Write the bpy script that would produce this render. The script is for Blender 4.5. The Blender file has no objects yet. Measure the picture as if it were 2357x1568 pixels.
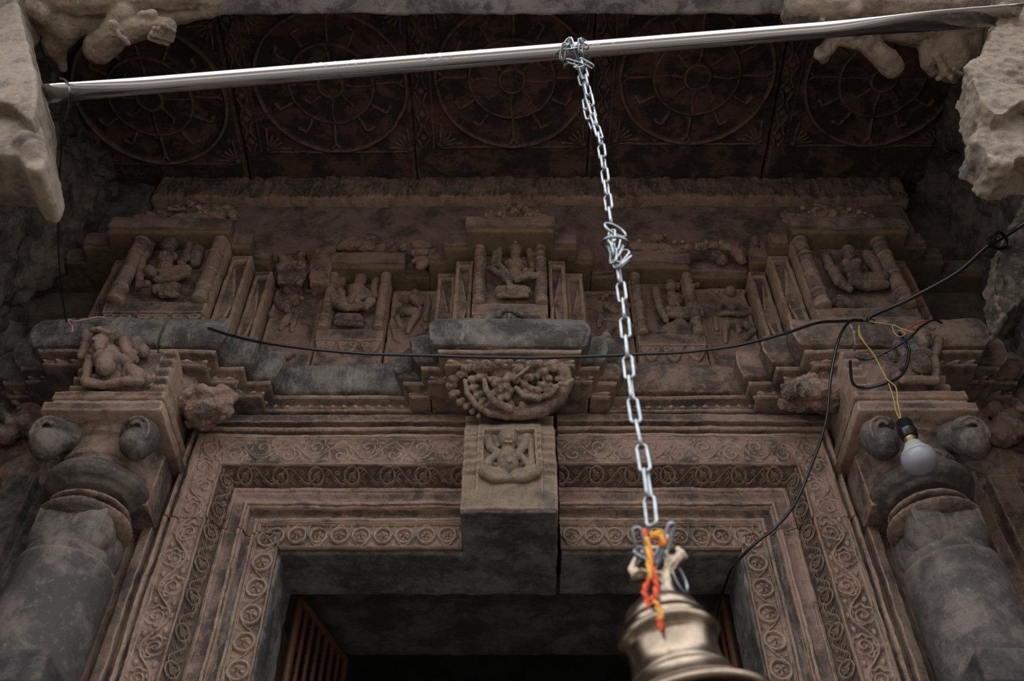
import bpy, math, random
import numpy as np
from mathutils import Vector, Matrix, Quaternion
random.seed(5)
S = bpy.context.scene
COL = S.collection
# ------------------------------------------------------------------ camera geometry
FPX = 2291.0
TH = math.radians(48.8)
CZ = 1.6
CAM = np.array([0.0, -2.1, CZ])
cT, sT = math.cos(TH), math.sin(TH)
XC = -0.006                      # middle axis of the doorway

def ray(x, y):
    a = (x - 1178.5) / FPX
    b = (784 - y) / FPX
    return np.array([a, cT - b * sT, sT + b * cT])
def onY(x, y, Y):
    d = ray(x, y); return CAM + d * ((Y - CAM[1]) / d[1])
def onZ(x, y, Z):
    d = ray(x, y); return CAM + d * ((Z - CAM[2]) / d[2])
def mpp(p):                      # metres per pixel at a world point
    v = p - CAM
    return (v[1] * cT + v[2] * sT) / FPX
def YD(D): return D - 2.1

# ------------------------------------------------------------------ noise
def _hash(ix, iy, iz, seed):
    n = (ix.astype(np.int64) * 374761393 + iy.astype(np.int64) * 668265263 + iz.astype(np.int64) * 2147483629 + seed * 1013904223)
    n = (n ^ (n >> 13)) & 0x7fffffff
    n = (n * 1274126177) & 0x7fffffff
    n = (n ^ (n >> 16)) & 0xffff
    return n / 65535.0
def vnoise(P, seed=0):
    ip = np.floor(P).astype(np.int64); f = P - ip; f = f * f * (3 - 2 * f)
    r = 0
    for dx in (0, 1):
        wx = f[:, 0] if dx else 1 - f[:, 0]
        for dy in (0, 1):
            wy = f[:, 1] if dy else 1 - f[:, 1]
            for dz in (0, 1):
                wz = f[:, 2] if dz else 1 - f[:, 2]
                r = r + wx * wy * wz * _hash(ip[:, 0] + dx, ip[:, 1] + dy, ip[:, 2] + dz, seed)
    return r * 2 - 1
def fbm(P, scale, octv=3, seed=0):
    r = 0; a = 1.0; s = scale
    for k in range(octv):
        r = r + a * vnoise(P * s, seed + k * 7); a *= .5; s *= 2.1
    return r
def roughen(V, amp, scale=18, octv=3, seed=0):
    D = np.stack([fbm(V, scale, octv, seed + 31 * k) for k in range(3)], 1)
    D2 = np.stack([fbm(V, 85, 2, seed + 61 + 31 * k) for k in range(3)], 1)
    return V + D * amp + D2 * min(amp, .003) * .38

# ------------------------------------------------------------------ object helpers
def tag(o, label=None, cat=None, group=None, kind=None):
    if label: o['label'] = label
    if cat: o['category'] = cat
    if group: o['group'] = group
    if kind: o['kind'] = kind
    return o
def thing(name, label, cat, loc=(0, 0, 0), group=None):
    o = bpy.data.objects.new(name, None); COL.objects.link(o)
    o.location = [float(v) for v in loc]; o.empty_display_size = .05
    return tag(o, label, cat, group)
def put(o, parent):
    if parent is not None:
        o.parent = parent
        l = parent.location
        o.location = (-l[0], -l[1], -l[2])
        if parent.parent is not None:
            o.location = (0, 0, 0)
    return o
def mesh_obj(name, V, Q, mat, parent=None, smooth=True, extra=None):
    me = bpy.data.meshes.new(name)
    V = np.asarray(V, dtype=np.float32)
    Q = np.asarray(Q, dtype=np.int32).reshape(-1, 4) if len(Q) else np.zeros((0, 4), np.int32)
    loops = Q.reshape(-1)
    starts = np.arange(len(Q)) * 4
    tot = np.full(len(Q), 4)
    if extra:
        for f in extra:
            starts = np.append(starts, len(loops)); tot = np.append(tot, len(f))
            loops = np.append(loops, f)
    me.vertices.add(len(V)); me.vertices.foreach_set('co', V.reshape(-1))
    me.loops.add(len(loops)); me.loops.foreach_set('vertex_index', loops.astype(np.int32))
    me.polygons.add(len(starts)); me.polygons.foreach_set('loop_start', starts.astype(np.int32))
    me.polygons.foreach_set('loop_total', tot.astype(np.int32))
    sm = np.full(len(starts), smooth)
    me.polygons.foreach_set('use_smooth', sm)
    me.update(calc_edges=True); me.validate()
    o = bpy.data.objects.new(name, me); COL.objects.link(o)
    me.materials.append(mat)
    return put(o, parent)
class MB:
    def __init__(s): s.v = []; s.f = []
    def add(s, vs, fs):
        n = len(s.v); s.v += [tuple(float(c) for c in v) for v in vs]; s.f += [tuple(i + n for i in f) for f in fs]
    def box(s, x0, x1, y0, y1, z0, z1):
        s.add([(x0, y0, z0), (x1, y0, z0), (x1, y1, z0), (x0, y1, z0), (x0, y0, z1), (x1, y0, z1), (x1, y1, z1), (x0, y1, z1)],
              [(0, 3, 2, 1), (4, 5, 6, 7), (0, 1, 5, 4), (1, 2, 6, 5), (2, 3, 7, 6), (3, 0, 4, 7)])
    def ell(s, c, r, seg=14, rings=9, rot=None):
        vs = [Vector((0, 0, 1))]
        for i in range(1, rings):
            t = math.pi * i / rings
            for j in range(seg):
                p = 2 * math.pi * j / seg
                vs.append(Vector((math.sin(t) * math.cos(p), math.sin(t) * math.sin(p), math.cos(t))))
        vs.append(Vector((0, 0, -1)))
        fs = [(0, 1 + j, 1 + (j + 1) % seg) for j in range(seg)]
        for i in range(rings - 2):
            a = 1 + i * seg
            fs += [(a + j, a + seg + j, a + seg + (j + 1) % seg, a + (j + 1) % seg) for j in range(seg)]
        e = len(vs) - 1; a = 1 + (rings - 2) * seg
        fs += [(a + j, e, a + (j + 1) % seg) for j in range(seg)]
        out = []
        for v in vs:
            w = Vector((v.x * r[0], v.y * r[1], v.z * r[2]))
            if rot is not None: w = rot @ w
            out.append((w.x + c[0], w.y + c[1], w.z + c[2]))
        s.add(out, fs)
    def cap(s, a, ra, b, rb, seg=12):
        a = Vector(a); b = Vector(b); d = b - a; L = d.length
        if L < 1e-6: s.ell(a, (ra,) * 3); return
        q = d.to_track_quat('Z', 'Y'); rings = []
        for i in range(1, 5):
            t = math.pi / 2 * i / 4; rings.append((-ra * math.cos(t), ra * math.sin(t)))
        for i in range(0, 4):
            t = math.pi / 2 * i / 4; rings.append((L + rb * math.sin(t), rb * math.cos(t)))
        vs = [a + q @ Vector((0, 0, -ra))]
        for z, r in rings:
            for j in range(seg):
                p = 2 * math.pi * j / seg; vs.append(a + q @ Vector((r * math.cos(p), r * math.sin(p), z)))
        vs.append(a + q @ Vector((0, 0, L + rb)))
        fs = [(0, 1 + (j + 1) % seg, 1 + j) for j in range(seg)]
        for i in range(len(rings) - 1):
            k = 1 + i * seg
            fs += [(k + j, k + (j + 1) % seg, k + seg + (j + 1) % seg, k + seg + j) for j in range(seg)]
        e = len(vs) - 1; k = 1 + (len(rings) - 1) * seg
        fs += [(k + j, k + (j + 1) % seg, e) for j in range(seg)]
        s.add(vs, fs)
    def prism(s, poly, y0, y1):          # poly = [(x,z)...] closed outline, extruded along Y
        n = len(poly)
        A = sum(poly[i][0] * poly[(i + 1) % n][1] - poly[(i + 1) % n][0] * poly[i][1] for i in range(n))
        if A < 0: poly = poly[::-1]
        vs = [(p[0], y0, p[1]) for p in poly] + [(p[0], y1, p[1]) for p in poly]
        fs = [tuple(range(n)), tuple(range(2 * n - 1, n - 1, -1))]
        fs += [(i, i + n, (i + 1) % n + n, (i + 1) % n) for i in range(n)]
        s.add(vs, fs)
    def build(s, name, mat, parent=None, smooth=True):
        me = bpy.data.meshes.new(name); me.from_pydata(s.v, [], s.f); me.update()
        if smooth: me.polygons.foreach_set('use_smooth', [True] * len(me.polygons))
        o = bpy.data.objects.new(name, me); COL.objects.link(o); me.materials.append(mat)
        return put(o, parent)
TEX = {}
def tex(size, depth=3):
    k = (size, depth)
    if k not in TEX:
        t = bpy.data.textures.new('stone_relief', 'CLOUDS'); t.noise_scale = size; t.noise_depth = depth; TEX[k] = t
    return TEX[k]
def worn(o, vox, smooth=2, disp=((.03, .004),)):
    """weathered stone: voxel remesh melts the pieces into one body, then wear"""
    m = o.modifiers.new('melt', 'REMESH'); m.mode = 'VOXEL'; m.voxel_size = vox; m.use_smooth_shade = True
    if smooth:
        m = o.modifiers.new('wear', 'SMOOTH'); m.factor = .5; m.iterations = smooth
    for size, st in disp:
        m = o.modifiers.new('erosion', 'DISPLACE'); m.texture = tex(size); m.strength = st; m.mid_level = .5
        m.texture_coords = 'GLOBAL'
    return o

def boxblur(A, k):
    for ax in (0, 1):
        P = np.pad(A, [(k, k) if i == ax else (0, 0) for i in range(2)], mode='edge')
        c = np.cumsum(P, axis=ax); c = np.insert(c, 0, 0, axis=ax)
        n = A.shape[ax]
        hi = np.take(c, np.arange(2 * k + 1, 2 * k + 1 + n), axis=ax); lo = np.take(c, np.arange(0, n), axis=ax)
        A = (hi - lo) / (2 * k + 1)
    return A
def wearmap(H, res, rad=.006, amt=.0016):
    k = max(1, int(rad / res)); return np.clip((H - boxblur(H, k)) / amt, 0, 1)
def grid_solid(name, G, thick, mat, parent=None, kind=None, rub=None):
    """G: (n,m,3) array of points; thick: (3,) vector to the back. One closed slab."""
    n, m = G.shape[:2]
    V = G.reshape(-1, 3)
    I = np.arange(n * m).reshape(n, m)
    Q = np.stack([I[:-1, :-1], I[1:, :-1], I[1:, 1:], I[:-1, 1:]], -1).reshape(-1, 4)
    loop = np.concatenate([I[:, 0], I[-1, 1:], I[-2::-1, -1], I[0, -2:0:-1]])
    B = V[loop] + np.array(thick)
    base = len(V); k = len(loop)
    j = np.arange(k); jn = (j + 1) % k
    # two-step skirt keeps the front edge crisp
    Q2 = np.stack([loop[j], base + j, base + jn, loop[jn]], -1)
    V = np.concatenate([V, B])
    cap = (base + j)[::-1]
    o = mesh_obj(name, V, np.concatenate([Q, Q2]), mat, parent, extra=[cap])
    if rub is not None:
        at = o.data.attributes.new('rub', 'FLOAT', 'POINT')
        at.data.foreach_set('value', np.concatenate([rub.reshape(-1), np.zeros(k)]).astype(np.float32))
    if kind: o['kind'] = kind
    return o
def relief(name, x0, x1, z0, z1, Y, depth, hf, res, mat, parent=None, rough=.0022, rnd=.006, seed=1, taper=0, nsc=18):
    """a stone block face with carving: front at y=Y, hf(X,Z)-> height toward the viewer"""
    nx = max(4, int((x1 - x0) / res)); nz = max(4, int((z1 - z0) / res))
    xs = np.linspace(x0, x1, nx); zs = np.linspace(z0, z1, nz)
    X, Z = np.meshgrid(xs, zs, indexing='ij')
    H = hf(X, Z) if hf is not None else np.zeros_like(X)
    e = np.minimum(np.minimum(X - x0, x1 - X), np.minimum(Z - z0, z1 - Z))
    t = np.clip(1 - e / rnd, 0, 1)
    H = H - rnd * (1 - np.sqrt(1 - np.minimum(t, .999) ** 2)) * .9
    G = np.stack([X, Y - H, Z], -1)
    V = roughen(G.reshape(-1, 3), rough, nsc, 4, seed)
    return grid_solid(name, V.reshape(G.shape), (0, depth, 0), mat, parent, rub=wearmap(H, res))

# ------------------------------------------------------------------ relief functions (numpy)
def sstep(a, b, x):
    t = np.clip((x - a) / (b - a), 0, 1); return t * t * (3 - 2 * t)
def ridge(d, w): return np.sqrt(np.clip(1 - (d / w) ** 2, 0, 1))
def seg_d(X, Z, a, b):
    ax, az = a; bx, bz = b; dx, dz = bx - ax, bz - az
    L = dx * dx + dz * dz + 1e-12
    t = np.clip(((X - ax) * dx + (Z - az) * dz) / L, 0, 1)
    return np.hypot(X - ax - t * dx, Z - az - t * dz)
def box_m(X, Z, x0, x1, z0, z1, w=.003):
    return sstep(0, w, X - x0) * sstep(0, w, x1 - X) * sstep(0, w, Z - z0) * sstep(0, w, z1 - Z)
def rosettes(a, b, p=.058, w=.08, R=None, H=.006):
    """row of ringed rosettes with a vine between, a along, b across (0..w)"""
    R = R or .36 * w
    k = np.floor(a / p); da = a - (k + .5) * p; db = b - w * .5
    r = np.hypot(da, db); ph = np.arctan2(db, da)
    pet = (.62 + .38 * np.cos(5 * ph + k)) * np.clip(1 - (r / (R * .62)) ** 2, 0, 1) ** .5
    hub = np.clip(1 - (r / (R * .2)) ** 2, 0, 1) ** .5 * .5
    ring = ridge(r - R * .92, R * .17)
    s = np.where(k % 2 == 0, 1.0, -1.0)
    vine = ridge(db - s * .40 * w * np.cos(math.pi * da / p) * np.sign(np.cos(math.pi * da / p) + 1e-9), w * .05)
    tri = np.clip(1 - (np.abs(np.abs(da) - p * .5) / (p * .13) + (w * .5 - np.abs(db)) / (w * .3)), 0, 1) * .8
    edge = sstep(0, .004, b) * sstep(0, .004, w - b)
    frame = 1 - sstep(.0, .004, np.minimum(b, w - b) - w * .06)
    return H * (np.maximum.reduce([pet + hub, ring * .9, tri, vine * .7 * (r > R)]) * (1 - frame) + frame * .75)
def scrolls(a, b, p=.13, w=.1, H=.004, turns=1.6, ph0=0.):
    """undulating creeper with a spiral in every bay"""
    t = a / p
    stem = w * (.5 + .27 * np.sin(2 * math.pi * t + ph0))
    h = ridge(b - stem, w * .05)
    for off, sg in ((.25, 1), (.75, -1)):
        k = np.floor(t + .5 - off + ph0 / 6.2832)
        ca = (k + off - ph0 / 6.2832) * p; cb = w * (.5 - .12 * sg)
        da, db = a - ca, (b - cb) * sg
        r = np.hypot(da, db); ph = np.arctan2(db, da)
        R = w * .33
        sp = np.cos(2 * math.pi * turns * r / R - ph) * np.clip(1.05 - r / R, 0, 1) ** .4
        lob = ridge(r - R * (1 + .1 * np.cos(7 * ph)), w * .05) * (np.sin(ph * .5 + .5) > -.2)
        h = np.maximum(h, np.maximum(np.clip(sp, 0, 1), lob * .8))
        for m in range(3):
            a2 = ca + p * .23 * (m - 1); b2 = w * (.5 + sg * (.28 + .05 * (m % 2)))
            d = seg_d(a, b, (0, 0), (0, 0)) * 0 + 1
            dl = np.hypot((a - a2) / 1.0, (b - b2) / .6)
            h = np.maximum(h, ridge(dl, w * .11) * .8)
    frame = 1 - sstep(.0, .003, np.minimum(b, w - b) - w * .07)
    return H * np.maximum(h, frame * .8)
def foliage(a, b, p=.09, w=.06, H=.007):
    t = a / p; k = np.floor(t); da = (t - k - .5) * p
    db = b - w * .5
    h = 0 * a
    for s in (-1, 1):
        for m in range(4):
            x0 = -p * .5 + p * (m + .5) / 4
            u = (da - x0) * .8 + s * db * .6; v = -(da - x0) * .6 * s + db * .8
            h = np.maximum(h, ridge(np.hypot(u / 1.6, (v - s * w * .18)), w * .12) * (.6 + .4 * np.cos(v * 900)))
    r = np.hypot(da, db)
    h = np.maximum(h, ridge(r, w * .2)); h = np.maximum(h, ridge(r - w * .34, w * .07))
    h = np.maximum(h, ridge(db - .3 * w * np.sin(2 * math.pi * t), w * .06))
    return H * h

# ------------------------------------------------------------------ materials
def mat_base(name):
    m = bpy.data.materials.new(name); m.use_nodes = True
    nt = m.node_tree; b = nt.nodes['Principled BSDF']; return m, nt, b
def N(nt, t, **kw):
    n = nt.nodes.new(t)
    for k, v in kw.items(): setattr(n, k, v)
    return n
def noise_n(nt, pos, sc, det=4, rough=.6, dist=0., off=0.):
    n = N(nt, 'ShaderNodeTexNoise'); n.inputs['Scale'].default_value = sc; n.inputs['Detail'].default_value = det
    n.inputs['Roughness'].default_value = rough; n.inputs['Distortion'].default_value = dist
    if off:
        v = N(nt, 'ShaderNodeVectorMath', operation='ADD'); v.inputs[1].default_value = (off, off * 1.7, -off)
        nt.links.new(pos, v.inputs[0]); nt.links.new(v.outputs[0], n.inputs['Vector'])
    else: nt.links.new(pos, n.inputs['Vector'])
    return n.outputs['Fac']
def ramp(nt, src, a, b):
    r = N(nt, 'ShaderNodeMapRange'); r.inputs[1].default_value = a; r.inputs[2].default_value = b
    r.interpolation_type = 'SMOOTHSTEP'; nt.links.new(src, r.inputs[0]); return r.outputs[0]
def mixc(nt, fac, a, b):
    m = N(nt, 'ShaderNodeMix', data_type='RGBA')
    for s, i in ((fac, 0), (a, 6), (b, 7)):
        if hasattr(s, 'links'): nt.links.new(s, m.inputs[i])
        elif i == 0: m.inputs[0].default_value = s
        else: m.inputs[i].default_value = (*s, 1)
    return m.outputs[2]
def mul(nt, a, b):
    m = N(nt, 'ShaderNodeMath', operation='MULTIPLY')
    for s, i in ((a, 0), (b, 1)):
        if hasattr(s, 'links'): nt.links.new(s, m.inputs[i])
        else: m.inputs[i].default_value = s
    return m.outputs[0]
def stone(name, c1, c2, dark, soot=.5, edge=(.58, .40, .30), edge_amt=.85, pale=(.36, .34, .31), pale_amt=.25, scale=1., bump=.85, off=0., red=0., grain=1., sootw=.12, drips=0.):
    m, nt, b = mat_base(name)
    g = N(nt, 'ShaderNodeNewGeometry'); pos = g.outputs['Position']
    big = ramp(nt, noise_n(nt, pos, 3.1 * scale, 6, .65, .15, off + .3), .35, .65)
    c = mixc(nt, big, c1, c2)
    mid = ramp(nt, noise_n(nt, pos, 22 * scale, 5, .7, .3, off + 3), .3, .7)
    c = mixc(nt, mul(nt, mid, .45), c, tuple(v * 1.45 for v in c2))
    # soot / lichen patina in patches
    s = noise_n(nt, pos, 8.5 * scale, 9, .72, .25, off + 7)
    sf = ramp(nt, s, .62 - .28 * soot - sootw * .5, .62 - .28 * soot + sootw)
    c = mixc(nt, mul(nt, sf, .84), c, dark)
    if red:
        rr = ramp(nt, noise_n(nt, pos, 9, 6, .7, 1.5, off + 17), .60, .70)
        c = mixc(nt, mul(nt, rr, red), c, (.33, .095, .06))
    # pale mineral blooms
    p = ramp(nt, noise_n(nt, pos, 11 * scale, 8, .75, .8, off + 11), .60, .74)
    c = mixc(nt, mul(nt, p, pale_amt), c, pale)
    if drips:
        vm = N(nt, 'ShaderNodeVectorMath', operation='MULTIPLY'); vm.inputs[1].default_value = (42, 42, 5); nt.links.new(pos, vm.inputs[0])
        dn = ramp(nt, noise_n(nt, vm.outputs[0], 1., 4, .65, .2, off), .54, .72)
        dz = ramp(nt, noise_n(nt, pos, 5, 3, .6, 0, off + 21), .42, .6)
        c = mixc(nt, mul(nt, mul(nt, dn, dz), drips), c, pale)
    # rubbed edges
    if edge_amt:
        e0 = ramp(nt, g.outputs['Pointiness'], .506, .56)
        at = N(nt, 'ShaderNodeAttribute'); at.attribute_name = 'rub'
        mx = N(nt, 'ShaderNodeMath', operation='MAXIMUM'); nt.links.new(e0, mx.inputs[0]); nt.links.new(at.outputs['Fac'], mx.inputs[1]); e = mx.outputs[0]
        ne = ramp(nt, noise_n(nt, pos, 26, 4, .7, 0, off + 5), .22, .62)
        c = mixc(nt, mul(nt, mul(nt, e, ne), edge_amt), c, edge)
    sp = ramp(nt, noise_n(nt, pos, 75, 6, .8, 0, off + 31), .54, .68)
    c = mixc(nt, mul(nt, sp, .38), c, tuple(min(1, v * 1.9) for v in c2))
    sd_ = ramp(nt, noise_n(nt, pos, 55, 6, .8, .3, off + 41), .54, .70)
    c = mixc(nt, mul(nt, sd_, .55), c, tuple(v * .38 for v in c1))
    fine = noise_n(nt, pos, 330, 4, .75, 0, off)
    gr = ramp(nt, fine, .2, .8)
    c = mixc(nt, mul(nt, gr, .36), c, tuple(v * .35 for v in c1))
    nt.links.new(c, b.inputs['Base Color'])
    b.inputs['Roughness'].default_value = .82
    b.inputs['Specular IOR Level'].default_value = .35
    h1 = noise_n(nt, pos, 60, 6, .75, .4, off)
    h2 = noise_n(nt, pos, 420, 3, .7, 0, off)
    ad = N(nt, 'ShaderNodeMath', operation='ADD'); nt.links.new(h1, ad.inputs[0]); nt.links.new(mul(nt, h2, .35 * grain), ad.inputs[1])
    bp = N(nt, 'ShaderNodeBump'); bp.inputs['Strength'].default_value = bump; bp.inputs['Distance'].default_value = .007
    nt.links.new(ad.outputs[0], bp.inputs['Height']); nt.links.new(bp.outputs[0], b.inputs['Normal'])
    return m
def plain(name, col, rough=.5, metal=0., bump=0., spec=.5):
    m, nt, b = mat_base(name)
    b.inputs['Base Color'].default_value = (*col, 1); b.inputs['Roughness'].default_value = rough; b.inputs['Metallic'].default_value = metal
    b.inputs['Specular IOR Level'].default_value = spec
    g = N(nt, 'ShaderNodeNewGeometry')
    f = ramp(nt, noise_n(nt, g.outputs['Position'], 90, 5, .7), .35, .7)
    nt.links.new(mixc(nt, mul(nt, f, .5), col, tuple(v * .55 for v in col)), b.inputs['Base Color'])
    if bump:
        bp = N(nt, 'ShaderNodeBump'); bp.inputs['Strength'].default_value = bump; bp.inputs['Distance'].default_value = .002
        nt.links.new(noise_n(nt, g.outputs['Position'], 200, 4, .7), bp.inputs['Height']); nt.links.new(bp.outputs[0], b.inputs['Normal'])
    return m
GREY = (.050, .047, .046)
M = {}
M['red'] = stone('red_sandstone', (.300, .192, .155), (.345, .240, .200), GREY, .45, red=.25)
M['brown'] = stone('brown_sandstone', (.265, .180, .142), (.315, .228, .180), GREY, .50, off=2.1, red=.15, drips=.15)
M['buff'] = stone('buff_sandstone', (.255, .19, .135), (.30, .235, .175), (.085, .078, .07), .30, off=4.4)
M['weather'] = stone('weathered_grey_sandstone', (.205, .182, .163), (.26, .235, .21), (.036, .035, .036), .60, off=6.2, pale=(.50, .50, .49), pale_amt=.7, edge=(.38, .27, .2), edge_amt=.4, drips=.7)
M['dark'] = stone('sooty_dark_stone', (.12, .112, .11), (.21, .198, .195), (.045, .045, .047), .55, off=8.8, edge_amt=.15, pale=(.2, .2, .21), pale_amt=.3, bump=.8)
M['pillar'] = stone('polished_dark_sandstone', (.145, .12, .105), (.20, .165, .145), (.05, .049, .049), .62, off=1.3, edge=(.36, .26, .18), edge_amt=.6, bump=.3, pale_amt=.3)
M['foliage'] = stone('deep_cut_foliage_stone', (.115, .078, .062), (.15, .105, .085), (.05, .045, .043), .4, off=10.3, edge=(.40, .28, .21), edge_amt=.9)
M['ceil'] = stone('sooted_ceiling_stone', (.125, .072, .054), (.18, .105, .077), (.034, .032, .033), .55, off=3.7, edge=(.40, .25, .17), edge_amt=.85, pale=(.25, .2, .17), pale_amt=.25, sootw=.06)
M['soffit'] = stone('ochre_brown_soffit_stone', (.20, .142, .092), (.25, .178, .108), (.075, .064, .055), .35, off=5.1, edge=(.28, .18, .12), edge_amt=.5)
M['beam'] = stone('maroon_plain_stone', (.29, .190, .162), (.35, .255, .225), (.09, .076, .07), .40, off=9.4, pale=(.33, .30, .28), pale_amt=.35, edge=(.3, .19, .14), edge_amt=.5)
M['pale'] = stone('pale_outer_sandstone', (.205, .155, .118), (.25, .20, .155), (.062, .052, .046), .32, off=7.7, edge=(.40, .31, .23), edge_amt=.5, pale=(.40, .38, .36), pale_amt=.35)
M['pale2'] = stone('pale_bracket_sandstone', (.32, .245, .185), (.38, .305, .24), (.085, .07, .062), .32, off=17.7, edge=(.55, .43, .33), edge_amt=.5, pale=(.5, .48, .45), pale_amt=.35)
M['lead'] = stone('blue_grey_beam_stone', (.31, .265, .24), (.40, .37, .38), (.10, .10, .115), .42, off=12.7, edge=(.42, .34, .27), edge_amt=.3, pale=(.56, .56, .60), pale_amt=.65, sootw=.08)
M['wallside'] = stone('rough_side_stone', (.15, .115, .095), (.23, .185, .15), (.03, .03, .033), .5, off=14.2, edge=(.35, .26, .2), edge_amt=.5, pale=(.3, .3, .3), pale_amt=.4)
M['bark'] = stone('flaking_pale_stone', (.17, .13, .10), (.25, .2, .155), (.05, .038, .03), .5, off=15.2, edge=(.34, .28, .22), edge_amt=.8, pale=(.36, .33, .28), pale_amt=.5)
def steel(name, col, rough, spots=True):
    m, nt, b = mat_base(name)
    g = N(nt, 'ShaderNodeNewGeometry'); pos = g.outputs['Position']
    b.inputs['Metallic'].default_value = 1
    c = col
    if spots:
        v = N(nt, 'ShaderNodeTexVoronoi'); v.inputs['Scale'].default_value = 60; nt.links.new(pos, v.inputs['Vector'])
        sp = ramp(nt, v.outputs['Distance'], .32, .26)
        ms = mul(nt, sp, ramp(nt, noise_n(nt, pos, 5, 3), .5, .62))
        rst = ramp(nt, noise_n(nt, pos, 40, 3, .6, 0, 3.), .74, .78)
        c = mixc(nt, mul(nt, ms, .55), col, (.30, .30, .30)); c = mixc(nt, rst, c, (.28, .09, .02))
        nt.links.new(c, b.inputs['Base Color'])
        ro = N(nt, 'ShaderNodeMapRange'); nt.links.new(ms, ro.inputs[0]); ro.inputs[3].default_value = rough; ro.inputs[4].default_value = .5
        nt.links.new(ro.outputs[0], b.inputs['Roughness'])
    else:
        n = ramp(nt, noise_n(nt, pos, 80, 4), .3, .7)
        nt.links.new(mixc(nt, n, col, tuple(v * .7 for v in col)), b.inputs['Base Color'])
        b.inputs['Roughness'].default_value = rough
    return m
M['steel'] = steel('polished_steel', (.46, .455, .465), .13)
M['zinc'] = steel('galvanised_steel', (.30, .325, .34), .36, False)
M['brass'] = steel('worn_brass', (.25, .195, .145), .27, False)
M['black'] = plain('black_rubber', (.010, .010, .011), .30, spec=.6)
M['yellow'] = plain('yellow_wire_plastic', (.46, .34, .09), .4)
M['redw'] = plain('red_wire_plastic', (.6, .07, .05), .4)
M['bluew'] = plain('navy_wire_plastic', (.015, .025, .09), .4)
M['greenw'] = plain('green_wire_plastic', (.01, .13, .08), .4)
M['pink'] = plain('pink_string_fibre', (.42, .25, .2), .8)
M['thr'] = plain('vermilion_thread', (.62, .07, .015), .8)
M['thy'] = plain('marigold_thread', (.66, .30, .035), .8)
M['rust'] = plain('rusty_orange_paint', (.085, .034, .015), .6)
M['wood'] = plain('dark_door_timber', (.06, .035, .02), .6)
M['bulbw'] = plain('white_bulb_housing', (.46, .46, .46), .35)
M['cap'] = plain('brass_bulb_cap', (.45, .36, .22), .4, .8)
m, nt, b = mat_base('milky_diffuser_plastic'); b.inputs['Base Color'].default_value = (.30, .31, .365, 1); b.inputs['Roughness'].default_value = .3
b.inputs['Subsurface Weight'].default_value = .2; b.inputs['Subsurface Radius'].default_value = (.01, .01, .01); M['bulb'] = m
M['ground'] = stone('courtyard_paving', (.38, .34, .30), (.44, .40, .36), (.22, .20, .18), .3, off=.9, edge_amt=0)
M['dark_slab'] = stone('added_dark_slab_stone', (.15, .125, .105), (.19, .165, .14), (.08, .075, .07), .4, off=.4, edge_amt=0)  # for the added ground slab that dims what the pipe mirrors
M['dark2'] = stone('sooty_inner_stone', (.070, .064, .062), (.11, .105, .105), (.026, .026, .028), .55, off=11.8, edge_amt=.1, pale=(.2, .2, .21), pale_amt=.2)
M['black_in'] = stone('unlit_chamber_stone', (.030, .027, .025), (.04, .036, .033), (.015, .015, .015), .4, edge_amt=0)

# ------------------------------------------------------------------ tools for sculpture read off the photograph
CR = dict(c1=(980, 460, 5.226), c2=(580, 540, 4.9), c3=(200, 460, 4.9), c4=(1360, 530, 4.9), c5=(1740, 460, 4.9), c6=(960, 800, 4.1275),
          d1=(0, 740, 3.733), d2=(1780, 700, 3.733), d3=(0, 0, 3.92), d4=(1797, 0, 3.92), b=(1380, 1150, 3.75), px=(0, 0, 1.))
def strokes(mb, crop, lst, Y=None, Z=None, flat=1.0, rs=1.0, plane=None):
    """each stroke: list of (x, y, r[, lift]); a one-point stroke is a ball"""
    ox, oy, s = CR[crop]
    for st in lst:
        pts = []
        for q in st:
            px, py = ox + q[0] / s, oy + q[1] / s
            if plane is not None:
                p0, nn = plane; d = ray(px, py); p = CAM + d * (((p0 - CAM) @ nn) / (d @ nn))
            else: p = onY(px, py, Y) if Y is not None else onZ(px, py, Z)
            r = q[2] / s * mpp(p) * rs
            l = q[3] if len(q) > 3 else 0
            if plane is not None: p = p + nn * l
            elif Y is not None: p = p + np.array([0, -l, 0])
            else: p = p + np.array([0, 0, -l])
            pts.append((p, r))
        if len(pts) == 1:
            p, r = pts[0]; mb.ell(p, (r, r * flat, r) if (Y is not None or plane is not None) else (r, r, r * flat))
        for (p, r), (p2, r2) in zip(pts, pts[1:]): mb.cap(p, r, p2, r2)

# ================================================================== SETTING
Z_ = lambda h: h + CZ
def simple_box(name, x0, x1, y0, y1, z0, z1, mat, kind='structure', parent=None):
    mb = MB(); mb.box(x0, x1, y0, y1, z0, z1); o = mb.build(name, mat, parent, smooth=False)
    if kind: o['kind'] = kind
    return o
simple_box('floor', -12, 12, -14, 3, -.3, 0, M['ground'])
simple_box('floor_added_dark', -5, 5, -5.2, .2, 0, .03, M['dark_slab'])  # unseen dark slab added so the middle of the pipe reflects darker ground
simple_box('wall_sky_blocker', -12, 12, -11.6, -11, 0, 5.2, M['pale'])  # unseen wall added behind the camera to block low sky in the pipe's reflection
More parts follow.
